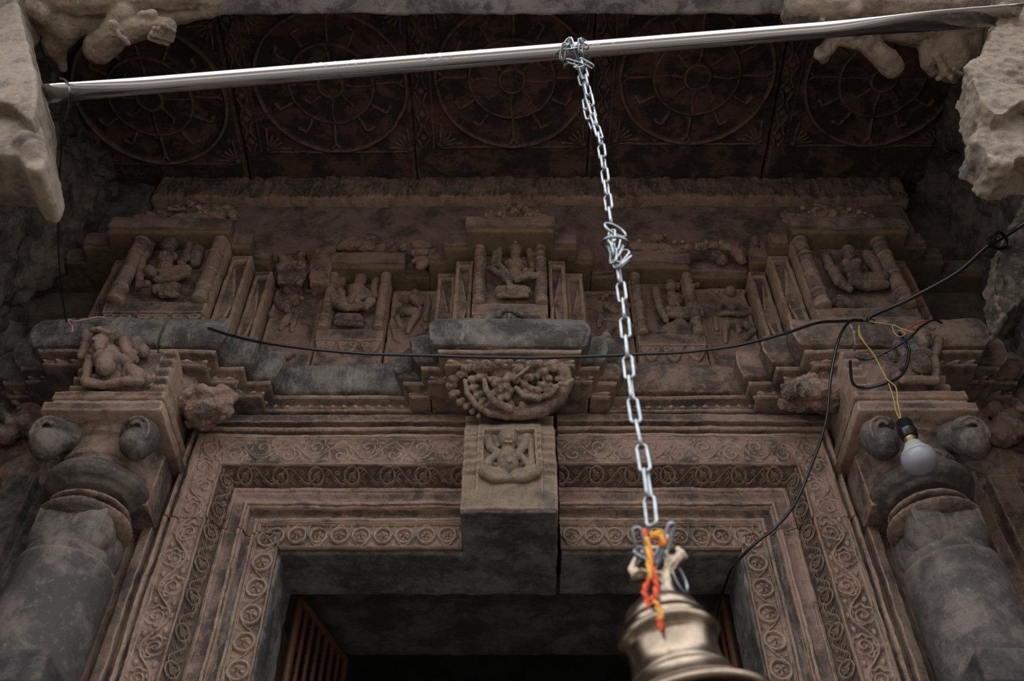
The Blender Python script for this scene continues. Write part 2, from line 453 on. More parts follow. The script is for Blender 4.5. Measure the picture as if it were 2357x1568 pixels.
# rough inner faces of the porch side walls
def side_wall(name, sgn, x, d0, d1, h0, h1, mat, seed):
    ny = int((d1 - d0) / .008); nz = int((h1 - h0) / .008)
    Yv = np.linspace(YD(d0), YD(d1), ny); Zv = np.linspace(Z_(h0), Z_(h1), nz)
    Yg, Zg = np.meshgrid(Yv, Zv, indexing='ij')
    P = np.stack([np.full_like(Yg, x), Yg, Zg], -1).reshape(-1, 3)
    n1 = fbm(P, 2.6, 4, seed); n2 = fbm(P, 9, 4, seed + 3); n3 = np.abs(fbm(P, 5, 3, seed + 9))
    d = .07 * np.round(n1 * 2.2) / 2.2 + .02 * n2 - .05 * np.clip(.12 - n3, 0, 1) / .12
    P[:, 0] += -sgn * (d + .04)
    G = P.reshape(ny, nz, 3)
    if sgn < 0: G = G[:, ::-1]
    G = G if sgn > 0 else G
    return grid_solid(name, G, (sgn * .25, 0, 0), mat, kind='structure')
side_wall('wall_left', -1, -1.66, 1.25, 2.6, 0.2, 3.6, M['wallside'], 4)
side_wall('wall_right', 1, 1.68, 1.25, 2.6, 0.2, 3.6, M['wallside'], 11)
# backing masonry behind the whole front, with the doorway left open
mb = MB()
mb.box(-2.2, -.66, .19, .75, 0, Z_(1.62)); mb.box(.64, 2.2, .19, .75, 0, Z_(1.62)); mb.box(-2.2, 2.2, .12, .75, Z_(1.74), Z_(3.6))
o = mb.build('wall_back', M['wallside'], smooth=False); o['kind'] = 'structure'
simple_box('ceiling', -2.3, 2.3, -1.35, 1.2, Z_(3.56), Z_(3.9), M['dark2'])
# dim chamber behind the doorway
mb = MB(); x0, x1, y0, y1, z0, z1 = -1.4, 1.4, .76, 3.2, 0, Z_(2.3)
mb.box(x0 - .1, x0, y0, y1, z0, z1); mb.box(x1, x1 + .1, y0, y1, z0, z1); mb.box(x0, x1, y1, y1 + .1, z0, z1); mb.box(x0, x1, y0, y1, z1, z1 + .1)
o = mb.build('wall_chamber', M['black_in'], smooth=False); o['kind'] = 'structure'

# ================================================================== DOOR FRAME
# profile: inset s (towards the opening), depth y (positive = further back)
SEC = [
 ('outer_moulding', 'brown', [(-.125, .035), (-.10, .034), (-.095, .006), (-.062, .000), (-.057, .026), (-.042, .028), (-.038, -.002), (-.030, -.009), (-.022, -.004), (-.020, .016), (-.010, .016), (-.008, -.003), (.0, -.003)], None, .0035),
 ('creeper_band', 'red', [(.0, .0), (.004, .004), (.1, .004), (.107, .0)], 'A', .0022),
 ('foliage_band', 'foliage', [(.107, .001), (.110, .008), (.146, .056), (.150, .056)], 'B', .0022),
 ('plain_moulding', 'red', [(.150, .050), (.160, .048), (.162, .053), (.168, .054), (.18, .062), (.195, .060), (.202, .050), (.204, .044), (.212, .044), (.214, .050), (.220, .050)], None, .003),
 ('hollow_moulding', 'brown', [(.220, .056), (.228, .074), (.240, .080), (.244, .072), (.246, .064), (.254, .063), (.256, .068), (.264, .068)], None, .003),
 ('rosette_band', 'brown', [(.264, .066), (.268, .070), (.340, .070), (.346, .066)], 'E', .0018),
]
XO, ZO = .893, 1.977
HJ = 1.685
def resample(prof, res):
    out = [prof[0]]
    for a, b in zip(prof, prof[1:]):
        n = max(1, int(math.hypot(b[0] - a[0], b[1] - a[1]) / res))
        for i in range(1, n + 1): out.append((a[0] + (b[0] - a[0]) * i / n, a[1] + (b[1] - a[1]) * i / n))
    return out
def frame_piece(parent, side, part, xend=.13):
    """side -1 left / +1 right, part 'lintel' or 'jamb'"""
    for idx, (nm, mk, prof, pat, res) in enumerate(SEC):
        pr = resample(prof, res); ns = len(pr)
        s = np.array([p[0] for p in pr]); yd = np.array([p[1] for p in pr])
        xo = XO - .8 * s; zo = ZO - s                     # |x| of jamb line, height of lintel line
        rows = []
        if part == 'lintel':
            nv = max(6, int((ZO - HJ) / res)); nh = int((XO - xend) / res)
            for i in range(nv):
                t = i / (nv - 1); rows.append(np.stack([xo, yd, HJ + (zo - HJ) * t], 1))
            for i in range(1, nh):
                t = i / (nh - 1); rows.append(np.stack([xo + (xend - xo) * t, yd, zo], 1))
        else:
            z1 = HJ - .004; zs = np.concatenate([np.linspace(1.15, z1, int((z1 - 1.15) / res))])
            zs = np.concatenate([np.linspace(-1.6, 1.14, 30), zs])
            for z in zs: rows.append(np.stack([xo, yd, np.full(ns, z)], 1))
        G = np.array(rows)                               # (along, across, 3)
        if pat:
            w = s[-1] - s[0]
            if part == 'lintel':
                aa = np.where(np.arange(len(rows))[:, None] < nv, (G[:, :, 2] - ZO), XO - G[:, :, 0])
                sc = 1.0
                bb = np.where(np.arange(len(rows))[:, None] < nv, (s - s[0])[None] * .8, (s - s[0])[None])
                bw = np.where(np.arange(len(rows))[:, None] < nv, w * .8, w)
            else:
                aa = G[:, :, 2] - 1.0 + 0 * G[:, :, 0]; bb = np.repeat(((s - s[0]) * .8)[None], len(rows), 0); bw = np.full_like(aa, w * .8)
            bb = bb / bw                                   # 0..1
            if pat == 'E':
                if part == 'lintel': H = rosettes(aa, bb * .08, .058, .08, .0245, .011)
                else: H = rosettes(aa, bb * .066, .078, .066, .027, .011)
            elif pat == 'A':
                if part == 'lintel': H = scrolls(aa, bb * .1, .15, .1, .0058)
                else: H = scrolls(aa, bb * .085, .17, .085, .0085, 1.9)
                if side > 0: H = H * (1.15 if part == 'jamb' else .9)
            else:
                H = foliage(aa, bb * .06, .10, .06, .014)
            G[:, :, 1] -= H
        G[:, :, 0] *= side
        G[:, :, 0] += XC
        G[:, :, 2] += CZ
        if part == 'jamb': G[:, :, 0] += side * .003; G[:, :, 1] += .002
        rb = wearmap(-G[:, :, 1], res, .005, .0018)
        V = roughen(G.reshape(-1, 3), .0016 if pat else .0022, 14, 4, 3 + idx)
        V[:, 2] += .004 * vnoise(V * np.array([1.7, 1, 1]), 5)
        V[:, 1] += .003 * vnoise(V * 3.1, 8)
        G = V.reshape(G.shape)
        # orientation: want normals toward -Y
        a = np.cross(G[1, 0] - G[0, 0], G[0, 1] - G[0, 0])
        if a[1] > 0: G = G[::-1]; rb = rb[::-1]
        grid_solid(nm, G, (0, .02, 0), M[mk], parent, rub=rb)
def rough_block(name, pts_boxes, mat, parent, vox=.007, disp=((.05, .012), (.012, .003)), sm=1):
    mb = MB()
    for bx in pts_boxes: mb.box(*bx)
    return worn(mb.build(name, mat, parent), vox, sm, disp)

lint = thing('lintel_stone', 'long carved door lintel stone left of the crack, with projecting block of seated figure', 'lintel', (XC - .4, .1, Z_(1.63)))
frame_piece(lint, -1, 'lintel', .115)
rough_block('lintel_core', [(-.622 + XC, .128 + XC, .079, .27, Z_(1.624), Z_(1.98)), (-.90 + XC, -.60 + XC, .085, .2, Z_(1.69), Z_(2.03))], M['dark'], lint)
lint2 = thing('lintel_stone', 'shorter carved door lintel stone right of the crack', 'lintel', (XC + .5, .1, Z_(1.63)))
frame_piece(lint2, 1, 'lintel', .137)
rough_block('lintel_core', [(.138 + XC, .618 + XC, .079, .27, Z_(1.624), Z_(1.98)), (.60 + XC, .90 + XC, .085, .2, Z_(1.69), Z_(2.03))], M['dark'], lint2)
for sd, nm in ((-1, 'left'), (1, 'right')):
    j = thing('door_jamb', f'tall carved {nm} door jamb with bands of rosettes and creepers', 'door jamb', (sd * .75 + XC, .1, 0), 'carved door jambs')
    frame_piece(j, sd, 'jamb')
    a, b_ = sorted((sd * .612 + XC, sd * .88 + XC))
    rough_block('jamb_core', [(a, b_, .078, .27, Z_(.9), Z_(HJ - .03))], M['dark'], j, .008)
    simple_box('jamb_core', a, b_, .08, .27, 0, Z_(.9), M['dark'], None, j)
    a, b_ = sorted((sd * .60 + XC, sd * .70 + XC))

# centre block with the seated figure (part of the left lintel stone)
def blockh(X, Z):
    x = X - XC; z = Z - CZ
    niche = box_m(X, Z, XC - .073, XC + .070, Z_(1.735), Z_(1.915), .006)
    st = .010 * (np.abs(x) > .088) * sstep(1.68, 1.70, z) * .6
    top = .06 * sstep(1.90, 2.02, z)
    led = .004 * np.cos(z * 210) * (np.abs(x) > .075) * (z > 1.74) * (z < 1.90)
    return -.018 * niche - st - top + led
rough_block('block_underside', [(-.124 + XC, .122 + XC, YD(2.006), .1, Z_(1.624), Z_(1.66))], M['dark'], lint, .005)
blk = relief('projecting_block', XC - .128, XC + .126, Z_(1.632), Z_(2.03), YD(2.0), .18, blockh, .0022, M['buff'], lint, .0022, .008, 21)
mb = MB()
strokes(mb, 'c6', [[(865, 895, 88, .006)], [(865, 860, 90, .0)], [(845, 1040, 74), (885, 1040, 74)], [(865, 930, 60), (865, 1010, 60)], [(720, 1100, 30, -.01), (800, 1120, 40, -.01)], [(1000, 1100, 34, -.01)], [(760, 1030, 45), (960, 1030, 45)], [(862, 1090, 95, .006)], [(865, 1160, 100, .016)],
  [(770, 1020, 38), (690, 1070, 36), (670, 1140, 42, .012)], [(965, 1020, 38), (1035, 1090, 34), (1075, 1180, 40, .014)],
  [(1080, 915, 32, .008), (1085, 1060, 28, .008), (1088, 1185, 40, .012)], [(665, 870, 45), (700, 960, 40), (780, 1010, 40)], [(1045, 870, 55), (1000, 960, 45), (960, 1010, 40)],
  [(820, 1240, 60, .01), (650, 1230, 62, .022)], [(650, 1240, 60, .022), (720, 1290, 45, .02), (900, 1285, 38, .016)],
  [(920, 1250, 55, .01), (1110, 1230, 66, .022)], [(1110, 1240, 64, .022), (1020, 1290, 45, .02), (880, 1285, 38, .016)],
  [(620, 1345, 28), (640, 1350, 28)], [(1095, 1350, 28), (1120, 1350, 28)], [(868, 900, 16, .028), (868, 925, 20, .029)], [(840, 955, 12, .024), (895, 955, 12, .024)], [(825, 890, 16, .021)], [(905, 890, 16, .021)],
  [(875, 1190, 18, .045)], [(780, 900, 18), (775, 930, 22)], [(950, 900, 18), (955, 930, 22)]], Y=YD(2.012), rs=1.08)
fg = worn(mb.build('seated_figure', M['buff'], lint), .0022, 2, ((.012, .0022),)); fg['label'] = 'pot-bellied seated figure holding a staff'

# wall band between lintel and cornice
def bandh(X, Z):
    z = Z - CZ
    return .012 * sstep(2.05, 2.02, z) + .003 * np.cos(z * 300) * sstep(2.04, 2.02, z)
relief('wall_frieze', -1.0, 1.0, Z_(1.96), Z_(2.16), YD(2.135), .1, bandh, .004, M['brown'], None, .003, .004, 33)['kind'] = 'structure'
bpy.data.objects['wall_frieze'].name = 'trim_1'

# ================================================================== SWEPT MOULDINGS (cornices)
def sweep(name, path, prof, mat, parent=None, res=.005, pat=None, rough=.0025, seed=2, amp2=.0, cres=None):
    """path: plan points [(x,Y)], outward = right-hand side of travel; prof: closed outline [(out, z)]"""
    P = [np.array(p, float) for p in path]
    pr = resample(prof + [prof[0]], res)[:-1]
    nm = []
    for a, b in zip(P, P[1:]):
        d = (b - a) / np.linalg.norm(b - a); nm.append(np.array([d[1], -d[0]]))
    sect = []
    L = 0
    for i in range(len(P)):
        if i == 0: m = nm[0]
        elif i == len(P) - 1: m = nm[-1]
        else:
            m = nm[i - 1] + nm[i]; m = m / (m @ nm[i])
        sect.append((P[i], m))
    rows = []; al = []
    for i in range(len(P) - 1):
        ln = np.linalg.norm(P[i + 1] - P[i]); n = max(2, int(ln / res))
        for k in range(n):
            t = k / n; rows.append((P[i] * (1 - t) + P[i + 1] * t, sect[i][1] * (1 - t) + sect[i + 1][1] * t)); al.append(L + t * ln)
        L += ln
    rows.append(sect[-1]); al.append(L)
    out = np.array([p[0] for p in pr]); zz = np.array([p[1] for p in pr])
    R = np.array([r[0] for r in rows]); Mi = np.array([r[1] for r in rows]); al = np.array(al)
    O = np.repeat(out[None], len(rows), 0)
    if pat is not None: O = O + pat(al[:, None] + 0 * O, zz[None] + 0 * O, O)
    G = np.stack([R[:, None, 0] + Mi[:, None, 0] * O, R[:, None, 1] + Mi[:, None, 1] * O, np.repeat(zz[None], len(rows), 0)], -1)
    n, m = G.shape[:2]
    V = roughen(G.reshape(-1, 3), rough, 14, 4, seed)
    if amp2: V = V + amp2 * np.stack([fbm(V, 5, 3, seed + 50 + k) for k in range(3)], 1)
    I = np.arange(n * m).reshape(n, m)
    A, B_ = I[:-1], I[1:]
    Q = np.stack([A, B_, np.roll(B_, -1, 1), np.roll(A, -1, 1)], -1).reshape(-1, 4)
    ar = sum(prof[i][0] * prof[(i + 1) % len(prof)][1] - prof[(i + 1) % len(prof)][0] * prof[i][1] for i in range(len(prof)))
    if ar > 0: Q = Q[:, ::-1]; caps = [I[0][::-1], I[-1]]
    else: caps = [I[0], I[-1][::-1]]
    Q = Q[:, ::-1]; caps = [c[::-1] for c in caps]
    return mesh_obj(name, V, Q, mat, parent, extra=caps)

ROLL = [(-.16, Z_(2.135)), (.050, Z_(2.135)), (.066, Z_(2.137)), (.076, Z_(2.150)), (.083, Z_(2.175)), (.083, Z_(2.205)), (.076, Z_(2.235)), (.060, Z_(2.262)), (.035, Z_(2.280)), (.0, Z_(2.288)), (-.16, Z_(2.292))]
FRZ = [(-.16, Z_(2.085)), (.028, Z_(2.085)), (.036, Z_(2.090)), (.037, Z_(2.094)), (.037, Z_(2.116)), (.044, Z_(2.118)), (.052, Z_(2.120)), (.056, Z_(2.128)), (.052, Z_(2.134)), (-.16, Z_(2.134))]
def lozenge(a, z, o):
    zc = Z_(2.105); p = .040
    da = (a / p - np.floor(a / p) - .5) * p
    m = np.clip(1 - (np.abs(da) / .017 + np.abs(z - zc) / .0115), 0, 1)
    on = (o > .0365) & (z < Z_(2.117))
    return np.where(on, -.009 + .012 * m ** .7, 0)
def streaks(a, z, o):
    return np.where(o > .04, .002 * np.sin(a * 260 + 3 * np.sin(a * 31)) * sstep(Z_(2.14), Z_(2.2), z), 0)
B0, B1, B2, B3 = .04, -.02, -.08, -.145
def cornice(label, path, mat='weather', seed=1, streak=False, grp='cornice stones over the door'):
    path = [(x + XC, y) for x, y in path]
    t = thing('cornice_stone', label, 'cornice', (sum(p[0] for p in path) / len(path), 0, Z_(2.09)), grp)
    sweep('rolled_eave', path, ROLL, M[mat], t, .0045, streaks if streak else None, .0035, seed, .004)
    sweep('lozenge_frieze', path, FRZ, M['brown'], t, .0035, lozenge, .0016, seed + 3, .002)
    return t
cornice('left end cornice stone over the left pillar, dark streaked roll with stepped far end', [(-1.9, B0), (-1.44, B0), (-1.44, B1), (-1.37, B1), (-1.37, B2), (-1.30, B2), (-1.30, B3), (-1.012, B3)], 'weather', 4, True)
cornice('stepped cornice stone between the left pillar and the recessed stretch, split by a vertical joint', [(-1.006, B3), (-.90, B3), (-.90, B2), (-.83, B2), (-.83, B1), (-.76, B1), (-.76, B0), (-.26, B0), (-.26, B1), (-.235, B1)], 'weather', 9, True)
cornice('middle cornice stone projecting above the crescent scroll', [(-.231, B1), (-.205, B1), (-.205, B2), (-.15, B2), (-.15, B3), (.15, B3), (.15, B2), (.205, B2), (.205, B1), (.231, B1)], 'weather', 13)
cornice('stepped cornice stone right of the chain, plain lighter grey roll', [(.235, B1), (.26, B1), (.26, B0), (.76, B0), (.76, B1), (.83, B1), (.83, B2), (.90, B2), (.90, B3), (.985, B3)], 'brown', 17)
cornice('right end cornice stone over the right pillar, beneath the loose wires', [(.991, B3), (1.30, B3), (1.30, B2), (1.37, B2), (1.37, B1), (1.44, B1), (1.44, B0), (1.9, B0)], 'brown', 23)
# broken corner spurs that stand where the cornice steps back
SP = [('broken stone spur left of the middle cornice', 'px', [[(945, 830, 26), (985, 800, 22)], [(915, 850, 14), (935, 840, 24), (960, 815, 20)], [(955, 790, 14)]], -.10),
      ('broken stone spur right of the middle cornice, behind the chain', 'px', [[(1385, 790, 18), (1400, 820, 24)], [(1400, 800, 20), (1430, 830, 18), (1455, 850, 14)], [(1395, 775, 12)]], -.10),
      ('grey broken spur at the left end of the recessed cornice stretch', 'px', [[(600, 835, 14), (585, 850, 18), (620, 865, 18)], [(520, 790, 12), (550, 815, 24), (560, 830, 20)], [(590, 825, 8), (625, 850, 14)]], -.07),
      ('tan broken spur at the right end of the recessed cornice stretch', 'px', [[(1750, 835, 20), (1720, 850, 20)], [(1765, 815, 18), (1790, 850, 20), (1810, 830, 20)], [(1745, 810, 10), (1760, 830, 20)]], -.07)]
for lb, c, st, Y in SP:
    mb = MB(); strokes(mb, c, st, Y=Y)
    worn(tag(mb.build('stone_spur', M['weather']), lb, 'stone fragment', 'broken spurs on the cornice'), .0045, 2, ((.03, .012), (.01, .004)))

# ================================================================== CRESCENT SCROLL under the middle cornice
t = thing('scroll_medallion', 'hanging crescent of curling foliage carved under the middle cornice', 'carving', (XC, -.05, Z_(1.95)))
mb = MB()
SPL = (np.array([0, YD(1.925), Z_(2.085)]), np.array([0, -.78, -.62]))
strokes(mb, 'c6', [[(520, 200, 120), (600, 450, 130), (850, 520, 120), (1150, 480, 120), (1330, 300, 110), (1250, 180, 90)], [(800, 250, 150), (1100, 250, 160)], [(500, 120, 120), (900, 100, 140), (1250, 110, 120)]], plane=(SPL[0] - SPL[1] * .055, SPL[1]), flat=.5)
lo = []
# outer stem
lo += [[(1400, 230, 75, .03), (1420, 350, 68, .035), (1350, 500, 72, .04), (1200, 590, 78, .04), (1000, 630, 70, .035), (800, 620, 66, .03), (640, 560, 52, .02)]]
lo += [[(640, 320, 26, .058), (660, 420, 32, .062), (740, 530, 38, .062), (880, 590, 44, .055)], [(940, 390, 22, .06), (1010, 470, 28, .062), (1150, 500, 30, .062), (1280, 450, 30, .06), (1335, 380, 26, .055)]]
lo += [[(455, 320, 22, .05), (478, 440, 28, .055), (560, 555, 34, .055), (680, 630, 38, .05), (860, 660, 36, .04)], [(930, 300, 18, .06), (990, 260, 20, .062), (1050, 200, 20, .06)]]
lo += [[(1330, 380, 40, .04), (1280, 460, 42, .04), (1150, 490, 42, .04), (1010, 450, 40, .035), (950, 390, 36, .03)]]
for (x, y, r) in [(355, 300, 62), (330, 360, 58), (360, 440, 62), (420, 510, 52), (480, 555, 45), (535, 600, 42), (590, 640, 36), (430, 260, 60),
                  (540, 300, 60), (540, 380, 58), (580, 450, 56), (620, 510, 46), (670, 550, 46), (710, 590, 40), (600, 190, 80), (660, 190, 70), (480, 200, 60), (620, 280, 65),
                  (760, 330, 62), (800, 380, 55), (850, 350, 60), (740, 420, 60), (790, 480, 60), (860, 450, 58), (890, 400, 45), (890, 560, 66), (1010, 570, 66), (720, 300, 50),
                  (860, 280, 60), (930, 290, 60), (960, 210, 66), (1040, 170, 60), (1130, 160, 62), (1060, 280, 55), (1010, 340, 50), (1120, 270, 50), (1180, 230, 60), (1230, 290, 55), (1070, 380, 52), (1130, 400, 50),
                  (1220, 400, 56), (1180, 350, 50), (1250, 350, 40), (1010, 410, 44), (1280, 200, 60), (1090, 450, 40), (1260, 160, 60), (790, 150, 60), (1000, 140, 40), (1360, 300, 60), (700, 170, 50), (880, 150, 50)]:
    dx, dy = x - 880, y - 230; dl = math.hypot(dx, dy) + 1; dx /= dl; dy /= dl
    lo.append([(x - dx * r * .35, y - dy * r * .35, r * .60, .034), (x + dx * r * .40, y + dy * r * .40, r * .74, .040)])
strokes(mb, 'c6', [[(a[0], a[1], a[2]) + ((a[3] - .040,) if len(a) > 3 else ()) for a in st] for st in lo], plane=SPL, rs=.95)
strokes(mb, 'c6', [[(1345, 385, 22, .085), (1400, 395, 24, .1), (1455, 350, 22, .085)]], plane=(SPL[0] - SPL[1] * .05, SPL[1]))
worn(mb.build('curled_foliage', M['brown'], t), .0028, 1, ((.012, .003),))

# crouching beasts at the outer ends of the wall band
CB = [('worn crouching beast carved beside the left pillar block', 'd1', [[(1600, 560, 110), (1640, 700, 130), (1750, 820, 120)], [(1760, 610, 55, .03), (1850, 640, 55, .04), (1950, 620, 45, .03)], [(1700, 780, 90, .03), (1850, 760, 80, .04), (1960, 720, 65, .03)],
   [(1560, 620, 70, .02), (1580, 700, 70, .03)], [(1650, 640, 40, .04), (1590, 690, 45, .04)], [(1880, 830, 60, .02), (1980, 790, 55, .03)], [(1800, 690, 90, .02), (1950, 700, 80, .02)], [(1900, 600, 60), (1990, 650, 60)], [(1640, 860, 60), (1800, 860, 60)]], .03),
  ('worn crouching beast carved beside the right pillar block', 'd2', [[(200, 760, 120), (450, 780, 150), (560, 700, 120)], [(100, 790, 60, .04), (150, 740, 50, .05), (220, 790, 55, .04)], [(330, 720, 60, .04), (380, 780, 70, .05), (300, 800, 60, .04)],
   [(200, 680, 40, .02), (330, 640, 35, .03)], [(545, 700, 60, .03)], [(500, 860, 80, .01), (350, 850, 70, .02)], [(100, 860, 60), (250, 870, 70)], [(560, 600, 90), (540, 500, 80), (400, 600, 80)]], .03)]
for lb, c, st, Y in CB:
    mb = MB(); BPL = (np.array([0, YD(1.985), Z_(2.075)]), np.array([0, -.82, -.57]))
    strokes(mb, c, st, plane=BPL); strokes(mb, c, [[(q[0], q[1], q[2] * 1.15) for q in g] for g in st[:1]], plane=(BPL[0] - BPL[1] * .07, BPL[1]))
    worn(tag(mb.build('crouching_beast', M['red']), lb, 'carving', 'carved beasts beside the lintel'), .0035, 1, ((.03, .014), (.012, .007)))

# ================================================================== PILLARS
def lathe(mb, prof, cx, cy, z0=0, seg=48, half=None):
    n = len(prof); vs = []
    for r, z in prof:
        for j in range(seg):
            p = 2 * math.pi * j / seg; vs.append((cx + r * math.cos(p), cy + r * math.sin(p), z0 + z))
    fs = []
    for i in range(n - 1):
        for j in range(seg):
            fs.append((i * seg + j, i * seg + (j + 1) % seg, (i + 1) * seg + (j + 1) % seg, (i + 1) * seg + j))
    fs.append(tuple(range(seg))[::-1]); fs.append(tuple(range((n - 1) * seg, n * seg)))
    mb.add(vs, fs)
PX, PY = 1.068, YD(2.0)
def pillar(sd):
    nm = 'left' if sd < 0 else 'right'
    cx = sd * PX + XC
    t = thing('pilaster', f'round carved {nm} pillar with ringed neck, block capital and seated figure', 'pillar', (cx, PY, 0), 'pillars flanking the doorway')
    mat = M['pillar']
    mb = MB(); lathe(mb, [(.117, -1.6), (.117, .9), (.115, 1.39), (.114, 1.432), (.106, 1.438), (.104, 1.462), (.098, 1.470), (.092, 1.52), (.084, 1.56)], cx, PY, CZ, 72)
    o = mb.build('shaft', mat, t)
    for k, (size, st) in enumerate(((.08, .006), (.02, .0025))):
        mm = o.modifiers.new('subdiv', 'SUBSURF') if k == 0 else None
        if mm: mm.subdivision_type = 'SIMPLE'; mm.levels = mm.render_levels = 2
        dm = o.modifiers.new('erosion', 'DISPLACE'); dm.texture = tex(size); dm.strength = st; dm.texture_coords = 'GLOBAL'
    # hanging half-round leaves
    for k in range(4):
        an = math.radians(-90 + (k - 1.5) * 90)
        mb = MB()
        R = Matrix.Rotation(an + math.pi / 2, 3, 'Z')
        c = (cx + .080 * math.cos(an), PY + .080 * math.sin(an), Z_(1.512))
        mb.ell(c, (.050, .036, .068), 28, 16, R)
        mb.ell((c[0] - .012 * math.cos(an), c[1] - .012 * math.sin(an), c[2] - .003), (.061, .032, .080), 28, 16, R)
        mb.box(c[0] - .028, c[0] + .028, c[1] - .028, c[1] + .028, c[2] - .01, c[2] + .055)
        worn(mb.build('hanging_leaf', mat, t), .004, 1, ((.03, .003),))
    # neck flanges
    mb = MB(); lathe(mb, [(.06, 1.545), (.096, 1.552), (.112, 1.562), (.118, 1.572), (.114, 1.580), (.09, 1.584), (.075, 1.588), (.074, 1.60), (.098, 1.603), (.104, 1.610), (.098, 1.616), (.072, 1.622), (.070, 1.645), (.05, 1.65)], cx, PY, CZ, 64)
    worn(mb.build('neck_ring', M['brown'], t), .0035, 1, ((.03, .005), (.01, .002)))
    mb = MB(); lathe(mb, [(.06, 1.638), (.094, 1.640), (.106, 1.650), (.118, 1.655), (.130, 1.668), (.132, 1.684), (.122, 1.700), (.104, 1.708), (.06, 1.71)], cx, PY, CZ, 64)
    worn(mb.build('cushion_ring', mat, t), .0035, 1, ((.03, .005), (.01, .002)))
    # capital drum and volutes
    mb = MB(); lathe(mb, [(.05, 1.69), (.103, 1.695), (.105, 1.725), (.112, 1.73), (.112, 1.742), (.104, 1.748), (.105, 1.79), (.118, 1.80), (.125, 1.835), (.05, 1.84)], cx, PY, CZ, 64)
    mb.box(cx - .132, cx + .132, PY + .015, .05, Z_(1.655), Z_(1.83))
    worn(mb.build('capital_drum', M['brown'], t), .004, 1, ((.03, .005), (.01, .002)))
    for k in (-1, 1):
        mb = MB(); x = cx + k * .115; y = PY - .115
        mb.ell((x, y + .005, Z_(1.775)), (.045, .045, .055)); mb.ell((x, y - .015, Z_(1.735)), (.040, .045, .042)); mb.ell((x - k * .02, y + .03, Z_(1.80)), (.05, .05, .04))
        for turn, rad in ((0, .034), (1, .021)):
            pp = [(x + k * rad * math.cos(a), y - .034 - .018 * math.cos((a - 1.6) * .6), Z_(1.752) + rad * 1.25 * math.sin(a)) for a in np.linspace(-2.6, 2.2, 12)]
            for p_, q_ in zip(pp, pp[1:]): mb.cap(p_, .0055, q_, .0055, 8)
        mb.ell((x - k * .012, y - .02, Z_(1.79)), (.03, .035, .022))
        worn(mb.build('volute', mat, t), .003, 1, ((.015, .004),))
    # abacus and stepped block
    def steps(X, Z):
        z = Z - CZ
        return 0 * X - .012 * sstep(1.868, 1.872, z) + .006 * sstep(1.885, 1.888, z)
    relief('abacus', cx - .158, cx + .158, Z_(1.832), Z_(1.866), PY - .155, .3, None, .004, M['brown'], t, .002, .005, 6)
    relief('stepped_slab', cx - .145, cx + .145, Z_(1.866), Z_(1.886), PY - .142, .3, None, .004, M['red'], t, .002, .005, 7)
    relief('stepped_slab', cx - .15, cx + .15, Z_(1.886), Z_(1.916), PY - .148, .3, None, .004, M['brown'], t, .002, .008, 8)
    relief('figure_block', cx - .132, cx + .132, Z_(1.914), Z_(2.10), PY - .118, .27, lambda X, Z: .008 * np.cos((Z - CZ) * 180) * (np.abs(X - cx) > .09), .004, M['red'], t, .003, .008, 9)
    return t
PL = pillar(-1); PR = pillar(1)
mb = MB()
strokes(mb, 'd1', [[(860, 180, 110, -.02), (950, 330, 150, -.028), (960, 470, 150, -.028)], [(820, 250, 80, -.02), (1080, 250, 80, -.02)], [(780, 480, 90, -.025), (1130, 500, 90, -.025)], [(870, 365, 66, .015), (1010, 365, 66, .015)], [(900, 160, 80, .02), (960, 165, 75, .02)], [(880, 250, 74, .03), (872, 300, 54, .034)], [(900, 320, 50, .01), (930, 380, 70, .01)], [(860, 270, 14, .055), (852, 285, 16, .056)], [(830, 190, 26, .05), (900, 195, 26, .055), (960, 200, 24, .045)],
  [(870, 360, 60, .02), (1000, 350, 60, .02)], [(930, 400, 90, .025), (940, 460, 90, .035)], [(940, 480, 85, .04)], [(790, 340, 50, .01), (760, 420, 40, .01), (755, 510, 36, .015), (740, 560, 40, .02)],
  [(1050, 350, 50, .01), (1110, 400, 45, .01), (1100, 500, 36, .015)], [(700, 300, 40), (740, 240, 44, .01), (760, 150, 56, .01)], [(1160, 350, 46, .01), (1090, 270, 44, .01), (1060, 180, 40, .01)],
  [(1200, 520, 75, .02), (1150, 470, 60, .02)], [(1210, 560, 50, .02), (1080, 560, 40, .02), (900, 570, 40, .01), (760, 570, 48, .02)], [(820, 320, 30, .03)], [(1150, 500, 60), (1260, 500, 50)], [(1170, 180, 60), (1230, 260, 60)]], Y=PY - .142)
worn(mb.build('seated_figure', M['red'], PL), .003, 1, ((.012, .003),))
mb = MB()
strokes(mb, 'd2', [[(1240, 320, 120, -.02), (1240, 450, 150, -.028), (1230, 600, 150, -.028)], [(1080, 400, 80, -.02), (1390, 400, 80, -.02)], [(1070, 620, 80, -.02), (1370, 620, 70, -.02)], [(1260, 330, 78, .02)], [(1265, 380, 66, .03), (1270, 420, 45, .034)], [(1265, 400, 14, .06)], [(1190, 300, 26, .04), (1270, 275, 30, .04), (1340, 300, 26, .04)],
  [(1200, 480, 60, .02), (1290, 480, 60, .02)], [(1230, 540, 80, .03)], [(1240, 610, 88, .04)], [(1130, 480, 46, .01), (1090, 560, 40, .01), (1030, 590, 36, .01), (1080, 680, 36, .02)],
  [(1360, 490, 48, .01), (1380, 560, 44, .015), (1380, 640, 40, .02), (1370, 700, 36, .02)], [(1060, 320, 44), (1060, 380, 46, .01), (1120, 450, 40, .01)], [(1410, 330, 46, .01), (1400, 400, 44, .01), (1370, 460, 44, .01)],
  [(1100, 700, 40, .02), (1250, 700, 44, .02), (1380, 705, 40, .02)], [(1010, 600, 50), (1060, 660, 50)]], Y=PY - .142)
worn(mb.build('seated_figure', M['brown'], PR), .003, 1, ((.012, .003),))
